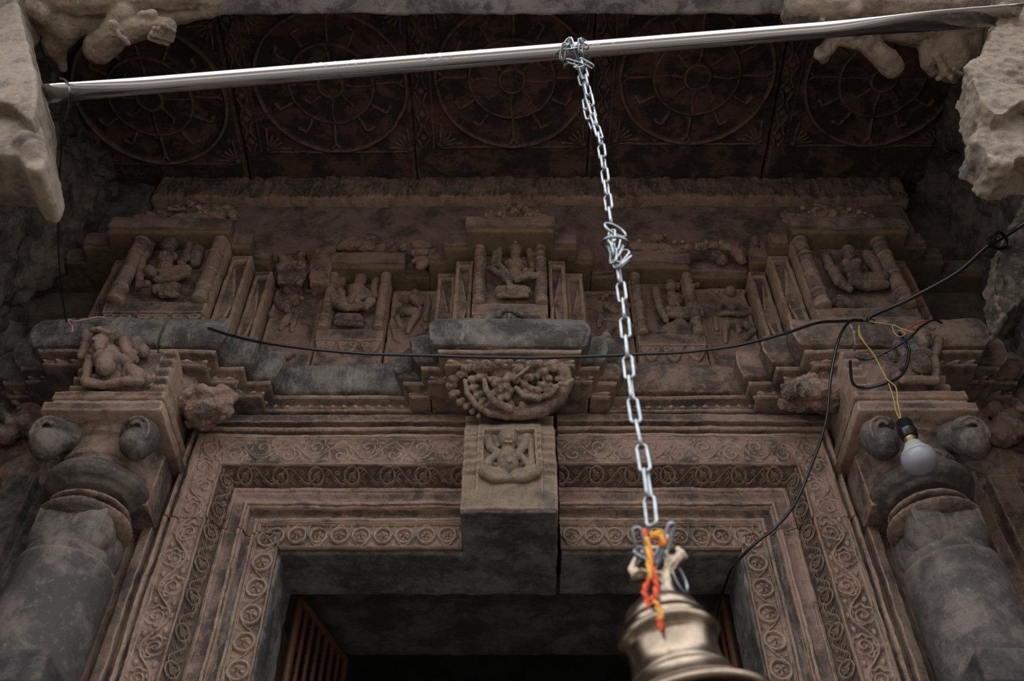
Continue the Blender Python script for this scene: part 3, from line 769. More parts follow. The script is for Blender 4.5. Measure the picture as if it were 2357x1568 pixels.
# projecting dark stone brackets in front of the shafts, low in the view
for sd, lb in ((-1, 'dark moulded stone bracket projecting in front of the left pillar shaft'), (1, 'dark moulded stone bracket projecting in front of the right pillar shaft')):
    t = PL if sd < 0 else PR
    mb = MB(); cx = sd * 1.065
    mb.box(cx - .2, cx + .2, YD(1.66), YD(1.86), Z_(.955), Z_(1.022)); mb.box(cx - .185, cx + .185, YD(1.69), YD(1.95), Z_(.70), Z_(.97))
    worn(mb.build('shaft_bracket', M['dark2'], t), .006, 1, ((.05, .01), (.015, .004)))
    mb = MB()
    for k in (-1, 1):
        for q in range(14):
            a = q / 13 * 4.6; r = .06 * (1 - q / 18)
            mb.ell((cx + k * (.10 - r * math.cos(a)), YD(1.685), Z_(.895) - r * math.sin(a) * .8), (.014, .014, .014), 8, 6)
    worn(mb.build('scrollwork', M['brown'], t), .004, 1, ((.02, .003),))

# outer stone work beyond the pillars
def outer(sd):
    cx = sd * 1.5
    pr = [(0, .0), (.04, .0), (.045, .02), (.06, .02), (.065, -.01), (.10, -.012), (.105, .03), (.13, .03), (.14, 0), (.21, 0), (.215, .035), (.24, .035), (.245, .01), (.38, .01)]
    prr = resample(pr, .005)
    xs = np.array([p[0] for p in prr]); ys = np.array([p[1] for p in prr])
    zs = np.linspace(.9, 1.86, 200)
    G = np.zeros((len(xs), len(zs), 3)); G[..., 0] = (sd * (1.20 + xs))[:, None]; G[..., 1] = (ys + .03)[:, None]; G[..., 2] = zs[None] + CZ
    Pp = G.reshape(-1, 3); w = sd * (Pp[:, 0]); Pp[:, 1] -= .004 * np.clip(fbm(Pp, 30, 3, 9), 0, 1) * (np.abs(w - 1.5) < .2)
    Pp = roughen(Pp, .003, 12, 4, 8 + sd); G = Pp.reshape(G.shape)
    if sd < 0: G = G[::-1]
    return G
for sd, lb in ((-1, 'weathered vertical moulding slab left of the left pillar'), (1, 'weathered vertical moulding slab right of the right pillar')):
    o = grid_solid('moulded_slab', outer(sd), (0, .1, 0), M['weather' if sd < 0 else 'brown']); tag(o, lb, 'wall slab', 'moulded slabs outside the pillars')
OL = [('cluster of worn carved figures left of the left pillar capital', 'px', [[(40, 975, 34), (90, 985, 26), (60, 940, 30)], [(62, 985, 24, .03)], [(20, 1010, 26, .02)], [(90, 950, 18, .03), (60, 960, 16, .03)], [(75, 895, 20, .02), (105, 905, 16, .04), (120, 930, 14, .02)], [(20, 900, 30)], [(110, 940, 24), (100, 980, 20)], [(10, 950, 36)], [(30, 930, 14, .04), (50, 950, 12, .05)], [(15, 975, 12, .05), (35, 1000, 12, .05)]], .02),
      ('cluster of worn carved figures right of the right pillar capital', 'px', [[(2290, 930, 40), (2340, 960, 40), (2310, 1000, 36)], [(2250, 905, 16, .04), (2270, 920, 14, .05), (2240, 935, 14, .03)], [(2285, 910, 20, .03)], [(2280, 955, 22, .03)], [(2330, 900, 26, .02), (2350, 930, 26, .03)], [(2300, 985, 16, .04), (2340, 1010, 18, .04)], [(2350, 960, 16, .05)], [(2320, 950, 12, .05), (2335, 975, 12, .06)], [(2240, 960, 30), (2260, 1000, 24)]], .02)]
for lb, c, st, Y in OL:
    mb = MB(); strokes(mb, c, st, Y=Y); worn(tag(mb.build('carved_cluster', M['red']), lb, 'carving', 'worn carvings outside the pillars'), .0045, 1, ((.025, .012), (.01, .003)))
for sd in (-1, 1):
    a, b_ = sorted((sd * 1.19, sd * 2.2))
    o = relief('trim_%d' % (3 + sd), a, b_, Z_(1.84), Z_(2.14), .05, .12, lambda X, Z: .012 * fbm(np.stack([X.ravel(), 0 * X.ravel(), Z.ravel()], 1), 16, 4, 3).reshape(X.shape), .005, M['brown'], None, .004, .006, 61 + sd); o['kind'] = 'structure'

for sd in (-1, 1):
    a, b_ = sorted((sd * .985, sd * 1.22))
    o = relief('trim_%d' % (6 + sd), a, b_, Z_(.6), Z_(2.12), .036, .12, lambda X, Z: .006 * np.cos(np.abs(X) * 130), .006, M['red'], None, .003, .006, 81 + sd); o['kind'] = 'structure'
# ================================================================== NICHE TIER
HT, HB = 2.79, 2.262
def column_part(parent, x, Y, h0, h1, r, mat, rings, seed=1):
    n = 70; prof = []
    for i in range(n + 1):
        h = h0 + (h1 - h0) * i / n; rr = r
        for rz, wd, am in rings:
            q = abs((h - h0) / (h1 - h0) - rz)
            if q < wd: rr += r * am * math.sqrt(1 - (q / wd) ** 2)
        if i > n - 4: rr *= (1 - ((i - n + 4) / 4) ** 2 * .5)
        prof.append((rr, h))
    mb = MB(); lathe(mb, prof, x, Y, CZ, 24)
    o = mb.build('column', mat, parent)
    dm = o.modifiers.new('erosion', 'DISPLACE'); dm.texture = tex(.02); dm.strength = .004; dm.texture_coords = 'GLOBAL'
    return o
def niche(label, x0, x1, D, h0, hb, st, crop, mat, mat2=None, hb2=None, top=HT, rc=.019, foot=True, lift=0):
    """x0,x1 edges; D front plane; h0 bottom; hb bottom of the recess"""
    x0 += XC; x1 += XC; Y = YD(D)
    t = thing('niche_shrine', label, 'niche', ((x0 + x1) / 2, Y, Z_(h0)))
    w = x1 - x0
    def hf(X, Z):
        z = Z - CZ
        rec = box_m(X, Z, x0 + .036, x1 - .036, Z_(hb), Z_(top + .1), .005)
        low = sstep(hb - .050, hb - .056, z)
        h = -.034 * rec - .018 * low
        # hanging scroll pendants under the sill
        if foot:
            u = ((X - x0) / w * 3.0) % 1.0 - .5; zz = (hb - .07 - z)
            pend = np.clip(1 - (np.abs(u) / .42) ** 2, 0, 1) - np.clip(zz / .05, 0, 2)
            h = h + np.where((zz > -.03) & (z < hb - .056), .014 * sstep(-.05, .1, pend), 0)
            cr = np.hypot(np.abs(u) - .25, (zz + .002) / .06)
            h = h + .004 * ridge(cr - .14, .05) * (z < hb - .05)
        return h
    relief('niche_frame', x0, x1, Z_(h0), Z_(top), Y, .10, hf, .0025, M[mat], t, .002, .006, int(abs(x0) * 50) + 3)
    rings = [(0.05, .045, .16), (.20, .02, .13), (.44, .02, .13), (.47, .012, .1), (.72, .02, .12), (.93, .03, .12)]
    for xx in (x0 + rc, x1 - rc): column_part(t, xx, Y - .002, hb - .002, top + .012, rc * .92, M[mat], rings)
    mb = MB(); strokes(mb, crop, st, Y=Y + .022, rs=1.12)
    worn(mb.build('seated_figure', M[mat2 or mat], t), .0025, 1, ((.03, .006), (.010, .0035)))
    return t
# centre
cf = [[(1075, 690, 52, .01), (1075, 800, 60, .01)], [(1075, 640, 72, .02), (1080, 680, 62, .02)], [(1075, 600, 62, .01)], [(1078, 640, 14, .048), (1078, 655, 14, .049)], [(1050, 628, 12, .042)], [(1105, 628, 12, .042)],
 [(1000, 830, 50, .02), (1150, 830, 50, .02)], [(1080, 850, 100, .018)], [(1070, 940, 80, .02)], [(1070, 980, 90, .01)],
 [(890, 600, 36, .01), (885, 740, 34, .012), (880, 860, 34, .02)], [(850, 610, 42), (820, 780, 34, .01), (810, 880, 30, .01)], [(890, 880, 36, .03), (960, 970, 36, .035), (1010, 1040, 32, .035)],
 [(1240, 600, 36, .01), (1265, 740, 34, .012), (1285, 880, 32, .01)], [(1290, 610, 38), (1330, 780, 34, .01), (1350, 900, 30, .01)], [(1200, 960, 40, .035), (1250, 950, 36, .03), (1290, 900, 30, .02)],
 [(780, 915, 36, .03), (890, 990, 40, .035), (1000, 1070, 44, .035), (1020, 1150, 30, .03)], [(1350, 1020, 40, .035), (1230, 1010, 44, .035), (1080, 1030, 44, .025)],
 [(900, 1130, 60, .01), (1040, 1150, 80, .015), (1200, 1130, 60, .01)], [(880, 1190, 30, .012), (1210, 1190, 30, .012)], [(1000, 1160, 24, .035), (1030, 1170, 22, .035)], [(900, 1080, 50), (1180, 1080, 50)]]
niche('middle niche with a seated four-armed figure between two columns', -.122, .122, 2.02, HB, 2.487, cf, 'c1', 'brown')
t_ = bpy.data.objects['niche_shrine']
mb = MB(); strokes(mb, 'c1', [[(640, 1450, 40), (760, 1420, 44), (880, 1380, 50), (930, 1340, 36)], [(1380, 1450, 40), (1240, 1420, 46), (1120, 1370, 50), (1050, 1340, 36)], [(940, 1330, 26), (1050, 1330, 26)], [(1000, 1460, 44), (1000, 1380, 20)]], Y=YD(1.985))
worn(tag(mb.build('stone_finial', M['weather']), 'broken split finial standing on the middle cornice below the middle niche', 'finial'), .0035, 2, ((.02, .008), (.008, .003)))
# left side niche
lf = [[(1225, 560, 40), (1200, 700, 50)], [(1225, 520, 60, .01), (1225, 580, 62, .02)], [(1140, 680, 50, .01), (1270, 670, 50, .01)], [(1190, 700, 95, .02)], [(1150, 790, 70, .02)], [(1160, 850, 80, .01)],
 [(1030, 510, 44), (1000, 640, 36, .01), (960, 730, 36, .01)], [(1020, 740, 42, .035), (1040, 840, 34, .03)], [(1400, 520, 40), (1380, 620, 40, .01), (1390, 720, 40, .01)], [(1290, 760, 40, .02), (1210, 820, 36, .04)],
 [(920, 760, 44, .03), (960, 860, 56, .03), (1080, 900, 46, .03)], [(1350, 850, 55, .035), (1290, 890, 50, .03), (1180, 870, 36, .035)], [(1100, 910, 36, .03), (1250, 890, 40, .03)], [(1200, 870, 36, .045)],
 [(990, 970, 56, .01), (1200, 980, 56, .01)], [(960, 1040, 34, .016), (1230, 1060, 34, .016)], [(1320, 760, 60), (1330, 700, 50)], [(950, 690, 40), (980, 560, 40)]]
niche('yellowish-footed niche with seated figure left of the middle niche', -.640, -.418, 2.14, HB - .06, 2.50, lf, 'c2', 'red', hb2=1)
rf = [[(895, 680, 40), (930, 820, 60)], [(900, 640, 60, .01), (890, 690, 60, .02)], [(960, 640, 50, .0)], [(900, 800, 50, .015), (1000, 810, 40, .015)], [(940, 840, 80, .02)], [(930, 920, 66, .02)],
 [(730, 660, 44), (740, 780, 44, .01), (760, 860, 40, .02)], [(760, 900, 38, .02), (800, 1000, 40, .025), (840, 1080, 30, .025)], [(1120, 620, 40), (1130, 740, 44, .01), (1150, 860, 36, .01)], [(1200, 880, 34, .02), (1130, 920, 36, .02)],
 [(870, 970, 40, .03), (1000, 980, 36, .03), (1220, 960, 44, .03)], [(1240, 1000, 36, .02), (1060, 1020, 46, .02), (900, 1010, 40, .02)], [(820, 1150, 60), (1000, 1120, 90, .01), (1150, 1150, 50)], [(900, 1180, 60), (1100, 1180, 60)], [(1080, 760, 30, .03), (1150, 700, 26, .03)], [(1200, 620, 30)]]
niche('plain brown niche with worn seated figure right of the chain', .418, .640, 2.14, HB - .06, 2.475, rf, 'c4', 'brown')
# end niches
ef = [[(945, 620, 60), (910, 740, 60)], [(950, 500, 50, .0), (950, 560, 84, .02)], [(940, 600, 80, .025)], [(900, 700, 60, .02), (990, 700, 50, .02)], [(900, 740, 90, .025)], [(900, 830, 84, .02)],
 [(740, 500, 44), (700, 620, 44, .01), (640, 740, 44, .02), (620, 850, 40, .02), (610, 1000, 44, .02)], [(620, 1040, 44, .03), (700, 1030, 40, .03)], [(1160, 500, 44), (1130, 640, 44, .01), (1080, 770, 46, .02)], [(1250, 580, 70), (1220, 720, 60)],
 [(730, 880, 60, .03), (800, 900, 50, .02)], [(880, 910, 50, .03), (1050, 880, 56, .03), (1140, 870, 56, .03)], [(800, 960, 40, .02), (1000, 930, 50, .02), (1150, 900, 40, .02)], [(800, 1040, 60, .01), (1000, 1030, 70, .01)], [(860, 1100, 40, .01), (1020, 1100, 34, .01)]]
niche('large left end niche with seated figure, dark-worn columns', -1.285, -.962, 1.99, HB, 2.46, ef, 'c3', 'brown', rc=.027)
eg = [[(1040, 680, 50), (1080, 840, 60)], [(1030, 600, 66, .01), (1040, 680, 72, .02)], [(1000, 800, 56, .03)], [(1120, 800, 56, .03)], [(1080, 860, 100, .02)], [(1110, 920, 80, .02)],
 [(790, 620, 50), (810, 720, 50, .01), (820, 820, 56, .02)], [(860, 900, 60, .03), (920, 1000, 60, .03), (1030, 1090, 40, .03)], [(1250, 620, 60), (1300, 720, 66, .01), (1360, 820, 56, .01), (1380, 890, 46, .02)],
 [(1040, 950, 50, .03), (1200, 970, 56, .03), (1420, 950, 60, .03)], [(1440, 1010, 50, .02), (1250, 1020, 60, .02), (1060, 1000, 50, .02)], [(950, 1150, 80, .0), (1080, 1180, 50)], [(880, 1160, 50)], [(1290, 620, 50)], [(940, 1180, 60)]]
niche('large right end niche with worn seated figure under the thick cable', .962, 1.285, 1.99, HB, 2.43, eg, 'c5', 'brown', rc=.027)

# diamond pilasters
def diamond(label, x0, x1, D, top=2.765, mat='brown', h0=HB, flip=1, seed=3):
    x0 += XC; x1 += XC
    m_ = .012; zb = max(h0, 2.30)
    def hf(X, Z):
        z = Z - CZ
        a, b_ = x0 + m_, x1 - m_
        rec = box_m(X, Z, a, b_, Z_(h0 + .06), Z_(top - .03), .003)
        zm = (h0 + .06 + top - .03) / 2; hl = (top - h0 - .09) / 2
        u = (X - (a + b_) / 2) / ((b_ - a) / 2) * flip; v = (z - zm) / hl
        # a faceted half lozenge: deep triangles above and below its point, a crease at mid height
        deep = np.clip((2.0 * np.abs(v) - 1.05 - u) * 6, 0, 1)
        h = -rec * (.024 * deep + (1 - deep) * (.002 + .011 * np.abs(v)))
        return h
    o = relief('diamond_pilaster', x0, x1, Z_(h0), Z_(top), YD(D), .12, hf, .002, M[mat], None, .0015, .005, seed)
    return tag(o, label, 'pilaster', 'faceted pilasters of the niche tier')
diamond('faceted pilaster directly left of the middle niche', -.186, -.127, 2.055, 2.765, 'brown', flip=-1, seed=4)
diamond('lower faceted pilaster second left of the middle niche', -.250, -.188, 2.10, 2.755, 'red', flip=-1, seed=5)
diamond('faceted pilaster directly right of the middle niche, behind a dark gap', .130, .188, 2.055, 2.765, 'brown', seed=6)
diamond('lower faceted pilaster second right of the middle niche', .190, .250, 2.10, 2.755, 'red', seed=7)
diamond('faceted pilaster directly right of the left end niche', -.958, -.890, 2.04, 2.775, 'brown', flip=-1, seed=8)
diamond('narrow faceted pilaster two right of the left end niche', -.886, -.828, 2.10, 2.765, 'brown', flip=-1, seed=9)
diamond('faceted pilaster directly left of the right end niche', .890, .958, 2.04, 2.775, 'brown', seed=10)
diamond('narrow faceted pilaster two left of the right end niche', .828, .886, 2.10, 2.765, 'brown', seed=11)
diamond('faceted pilaster outside the left end niche', -1.36, -1.289, 2.05, 2.765, 'brown', seed=12)
diamond('faceted pilaster outside the right end niche', 1.289, 1.36, 2.05, 2.765, 'brown', flip=-1, seed=13)

# small figure panels
def panel(label, x0, x1, D, st, crop, mat='red', top=2.765, h0=2.2, seed=1):
    x0 += XC; x1 += XC
    t = thing('figure_panel', label, 'relief panel', ((x0 + x1) / 2, YD(D), Z_(h0)))
    relief('slab', x0, x1, Z_(h0), Z_(top), YD(D), .07, lambda X, Z: .004 * sstep(2.34, 2.335, Z - CZ) - .003 * box_m(X, Z, x0 + .012, x1 - .012, Z_(2.36), Z_(top - .015)), .003, M[mat], t, .0025, .006, seed)
    mb = MB(); strokes(mb, crop, st, Y=YD(D))
    worn(mb.build('carved_figure', M[mat], t), .0025, 1, ((.014, .003),))
panel('slab with dancing figure between left side niche and middle pilasters', -.414, -.254, 2.185, [[(1840, 660, 50)], [(1820, 740, 60, .005), (1880, 790, 60, .005)], [(1740, 740, 56, .0), (1680, 730, 30)], [(1700, 890, 60, .005), (1840, 900, 56, .01)], [(1860, 930, 50, .01), (1780, 1050, 40, .005), (1760, 1100, 30)],
   [(1640, 940, 36), (1680, 1040, 30)], [(1980, 700, 30), (2000, 790, 28), (1960, 900, 36), (1960, 960, 36)], [(1590, 1040, 36), (1620, 1180, 26), (1650, 1210, 18)], [(1600, 930, 20), (1760, 870, 22, .01)], [(1960, 1060, 30)], [(1900, 860, 30, .01), (1860, 960, 20, .015)]], 'c2', 'red', seed=41)
panel('slab with faint figures right of the left end pilasters', -.826, -.648, 2.175, [[(400, 640, 60, .005)], [(300, 760, 60, .005), (340, 830, 46)], [(490, 780, 50, .002)], [(430, 940, 44, .012), (370, 1020, 50, .01), (330, 1060, 36)], [(230, 610, 44)], [(220, 910, 50)], [(380, 720, 40), (400, 860, 50)], [(500, 880, 36), (450, 1080, 30)],
   [(380, 1000, 18, -.008), (380, 1340, 18, -.008)], [(300, 1330, 60, .0), (400, 1390, 56, .01), (470, 1340, 40)], [(200, 1300, 30)], [(560, 720, 30)]], 'c2', 'red', seed=42)
panel('slab with faint figures between middle pilasters and right side niche, behind chain', .254, .414, 2.185, [[(200, 720, 40), (140, 770, 36)], [(200, 880, 66, .005), (280, 920, 40)], [(220, 1110, 66, .005), (170, 1200, 40)], [(300, 760, 40)], [(420, 860, 40)], [(380, 1000, 40), (480, 1130, 46)], [(380, 1230, 36), (500, 1180, 30)], [(110, 980, 40), (90, 1080, 30)], [(150, 1010, 20), (420, 1030, 20)]], 'c4', 'brown', seed=43)
panel('slab with squatting figure left of the right end pilasters', .648, .826, 2.175, [[(1570, 710, 66, .008)], [(1540, 850, 50, .005), (1620, 860, 50, .005)], [(1580, 900, 66, .004)], [(1450, 950, 36), (1520, 960, 34, .01), (1660, 970, 36, .01), (1790, 940, 36)], [(1540, 1070, 46, .005), (1510, 1150, 40, .01), (1520, 1260, 30)], [(1740, 1080, 46, .005), (1830, 1160, 36, .01), (1740, 1220, 36)],
   [(1660, 1060, 40), (1670, 1140, 36)], [(1420, 700, 30)], [(1400, 1000, 30), (1420, 1120, 30)], [(1730, 700, 30)], [(1450, 860, 40), (1450, 930, 30)], [(1720, 850, 30), (1800, 900, 30)]], 'c4', 'brown', seed=44)
# broken stump standing between the two left slabs, under the eave
mb = MB()
mb.prism([(float(p[0]), float(p[2])) for p in (onY(x, y, .0) for x, y in [(742, 548), (783, 545), (766, 590), (757, 648), (712, 650), (714, 600)])], .0, .11)
worn(tag(mb.build('broken_bracket', M['red']), 'broken slanting stone bracket left of the yellowish-footed niche', 'stone fragment'), .005, 2, ((.03, .012), (.01, .004)))
mb = MB()
mb.prism([(float(p[0]), float(p[2])) for p in (onY(x, y, .03) for x, y in [(640, 585), (705, 578), (706, 640), (690, 652), (640, 648)])], .03, .11)
strokes(mb, 'px', [[(650, 620, 16), (690, 615, 18)], [(690, 590, 14)], [(650, 595, 12)]], Y=.03)
worn(tag(mb.build('broken_corbel', M['red']), 'rough reddish corbel lump right of the left end pilasters', 'stone fragment'), .005, 1, ((.03, .018), (.01, .005)))

# ================================================================== UPPER EAVE with crests
E0 = [(.0, Z_(2.795)), (.0, Z_(2.868)), (-.008, Z_(2.874)), (-.03, Z_(2.876)), (-.03, Z_(2.905)), (-.40, Z_(2.905)), (-.40, Z_(2.795))]
def eave(label, path, seed, mat='beam'):
    path = [(x + XC, YD(d)) for x, d in path]
    t = thing('eave_stone', label, 'eave', (sum(p[0] for p in path) / len(path), 0, Z_(2.795)), 'upper eave stones')
    sweep('projecting_slab', path, [(a - (.0), b_) for a, b_ in [(.0, Z_(2.812)), (.0, Z_(2.866)), (-.006, Z_(2.872)), (-.028, Z_(2.874)), (-.032, Z_(2.90)), (-.14, Z_(2.905)), (-.14, Z_(2.812))]], M[mat], t, .006, None, .004, seed, .005)
    return t, path
t, p = eave('middle eave stone stepping forward above the middle niche', [(-.285, 2.13), (-.285, 2.075), (-.23, 2.075), (-.23, 2.015), (-.15, 2.015), (-.15, 1.94), (.15, 1.94), (.15, 2.015), (.23, 2.015), (.23, 2.075), (.285, 2.075), (.285, 2.13)], 5)
t2, p2 = eave('left eave stone above the yellowish-footed niche', [(-.84, 2.14), (-.63, 2.14), (-.63, 2.095), (-.37, 2.095), (-.37, 2.14), (-.287, 2.14)], 6)
t3, p3 = eave('right eave stone above the plain niche, broken edge', [(.287, 2.14), (.37, 2.14), (.37, 2.095), (.63, 2.095), (.63, 2.14), (.84, 2.14)], 7)
t4, p4 = eave('left end eave stone above the large left niche', [(-1.75, 2.13), (-1.56, 2.13), (-1.56, 2.075), (-1.48, 2.075), (-1.48, 2.01), (-1.38, 2.01), (-1.38, 1.945), (-.96, 1.945), (-.96, 2.01), (-.90, 2.01), (-.90, 2.075), (-.842, 2.075), (-.842, 2.14)], 8)
t5, p5 = eave('right end eave stone above the large right niche', [(.842, 2.14), (.842, 2.075), (.90, 2.075), (.90, 2.01), (.96, 2.01), (.96, 1.945), (1.36, 1.945), (1.36, 2.01), (1.44, 2.01), (1.44, 2.075), (1.52, 2.075), (1.52, 2.13), (1.75, 2.13)], 9)
# solid soffit body behind each eave edge
for tt, pp in ((t, p), (t2, p2), (t3, p3), (t4, p4), (t5, p5)):
    prm = [(a, b_) for a, b_ in pp]
    n = len(prm); xs0, xs1 = prm[0][0], prm[-1][0]
    V = []; 
    # stepped plate: front outline + straight back
    outline = [(a, b_ + .012) for a, b_ in prm] + [(xs1, .2), (xs0, .2)]
    mb = MB(); k = len(outline)
    vs = [(a, b_, Z_(2.795)) for a, b_ in outline] + [(a, b_, Z_(2.87)) for a, b_ in outline]
    fs = [tuple(range(k))[::-1], tuple(range(k, 2 * k))] + [(i, (i + 1) % k, (i + 1) % k + k, i + k) for i in range(k)]
    mb.add(vs, fs); worn(mb.build('soffit', M['soffit'], tt), .006, 1, ((.08, .006), (.02, .002)))
# crests
CS = [('crest_carving', 'small carved monster-mask crest above the middle eave', 'c1', [[(720, 210, 30), (800, 190, 40), (900, 170, 46)], [(1420, 210, 30), (1340, 190, 40), (1230, 165, 46)], [(1000, 120, 44, .01)], [(1140, 120, 44, .01)], [(1070, 100, 50), (1070, 60, 26)], [(1070, 190, 52, .012)], [(880, 205, 26, .01)], [(1250, 205, 26, .01)], [(790, 190, 20, .02)], [(1340, 190, 20, .02)], [(940, 140, 26, .01), (940, 200, 26)], [(1200, 140, 26, .01), (1210, 200, 26)]], 1.965),
      ('crest_carving', 'long eroded crest above the left end eave', 'c3', [[(560, 220, 46), (800, 180, 46), (1000, 130, 60), (1200, 90, 70), (1350, 110, 60), (1600, 130, 60), (1650, 180, 50)], [(830, 190, 26, .02)], [(1030, 150, 34, .02)], [(1180, 130, 34, .03)], [(1280, 165, 26, .03)], [(700, 200, 20, .02)], [(1350, 200, 20, .02)], [(1000, 220, 50), (1300, 190, 50), (1500, 190, 50)], [(950, 180, 20, .03), (1100, 190, 20, .03)]], 1.965),
      ('crest_carving', 'long eroded crest above the right end eave', 'c5', [[(330, 180, 50), (500, 160, 56), (700, 180, 60), (900, 150, 60), (1100, 170, 56), (1280, 200, 46)], [(700, 90, 46), (830, 120, 46), (880, 180, 40)], [(850, 210, 50, .015)], [(655, 185, 24, .03)], [(1030, 195, 24, .03)], [(1140, 215, 24, .03)], [(510, 180, 20, .03)], [(360, 210, 60), (1200, 230, 50)], [(1215, 235, 16, .03)], [(780, 220, 16, .03)], [(580, 220, 16, .03)]], 1.965),
      ('crest_carving', 'eroded reddish crest above the left side eave', 'c2', [[(1000, 130, 40), (1200, 120, 50), (1500, 130, 46), (1700, 140, 40)], [(1330, 60, 60), (1420, 70, 46)], [(1150, 60, 40), (1050, 100, 36)], [(1850, 120, 50), (1970, 130, 50)], [(1130, 180, 24, .02)], [(1850, 210, 50), (1980, 210, 50)], [(1250, 180, 36, .01), (1600, 190, 36, .01)], [(1860, 300, 50), (1980, 300, 50), (1900, 360, 46)]], 2.10),
      ('crest_carving', 'eroded reddish crest of little beasts above the right side eave', 'c4', [[(480, 180, 50), (650, 200, 50), (850, 210, 50), (1080, 200, 46)], [(720, 100, 50), (800, 110, 44)], [(1220, 190, 50), (1330, 160, 50), (1440, 170, 50), (1560, 200, 46)], [(1420, 300, 56), (1480, 330, 50)], [(1650, 240, 60), (1700, 330, 50)], [(540, 180, 22, .02)], [(740, 160, 22, .03)], [(930, 210, 24, .03)], [(1030, 210, 24, .03)], [(840, 130, 20, .03)], [(1300, 190, 20, .02)], [(1460, 190, 26, .02)], [(850, 260, 30, .01), (1060, 260, 30, .01), (600, 260, 30)], [(1860, 240, 50), (1850, 120, 40)]], 2.10)]
for nm, lb, c, st, D in CS:
    mb = MB(); strokes(mb, c, st, Y=YD(D), rs=1.25); worn(tag(mb.build(nm, M['brown'] if D < 2 else M['red']), lb, 'carving', 'crests on the upper eave'), .0035, 1, ((.025, .014), (.008, .003)))

# ================================================================== PLAIN BEAM under the ceiling
t = thing('plain_beam', 'long plain maroon stone beam with a projecting top course under the carved ceiling', 'beam', (0, .05, Z_(2.9)))
relief('lower_course', -1.41, 1.535, Z_(2.88), Z_(3.292), YD(2.175), .12, None, .008, M['beam'], t, .006, .01, 71, nsc=8)
relief('upper_course', -1.41, 1.55, Z_(3.285), Z_(3.44), YD(2.135), .16, lambda X, Z: .006 * fbm(np.stack([X.ravel() * 3, 0 * X.ravel(), Z.ravel()], 1), 14, 4, 3).reshape(X.shape), .006, M['brown'], t, .006, .015, 72, nsc=10)
o = relief('beam_stub', -1.80, -1.418, Z_(2.88), Z_(3.41), YD(2.15), .16, None, .008, M['dark'], None, .010, .02, 73, nsc=8)
tag(o, 'dark rough stone block at the left end of the plain beam', 'stone block')

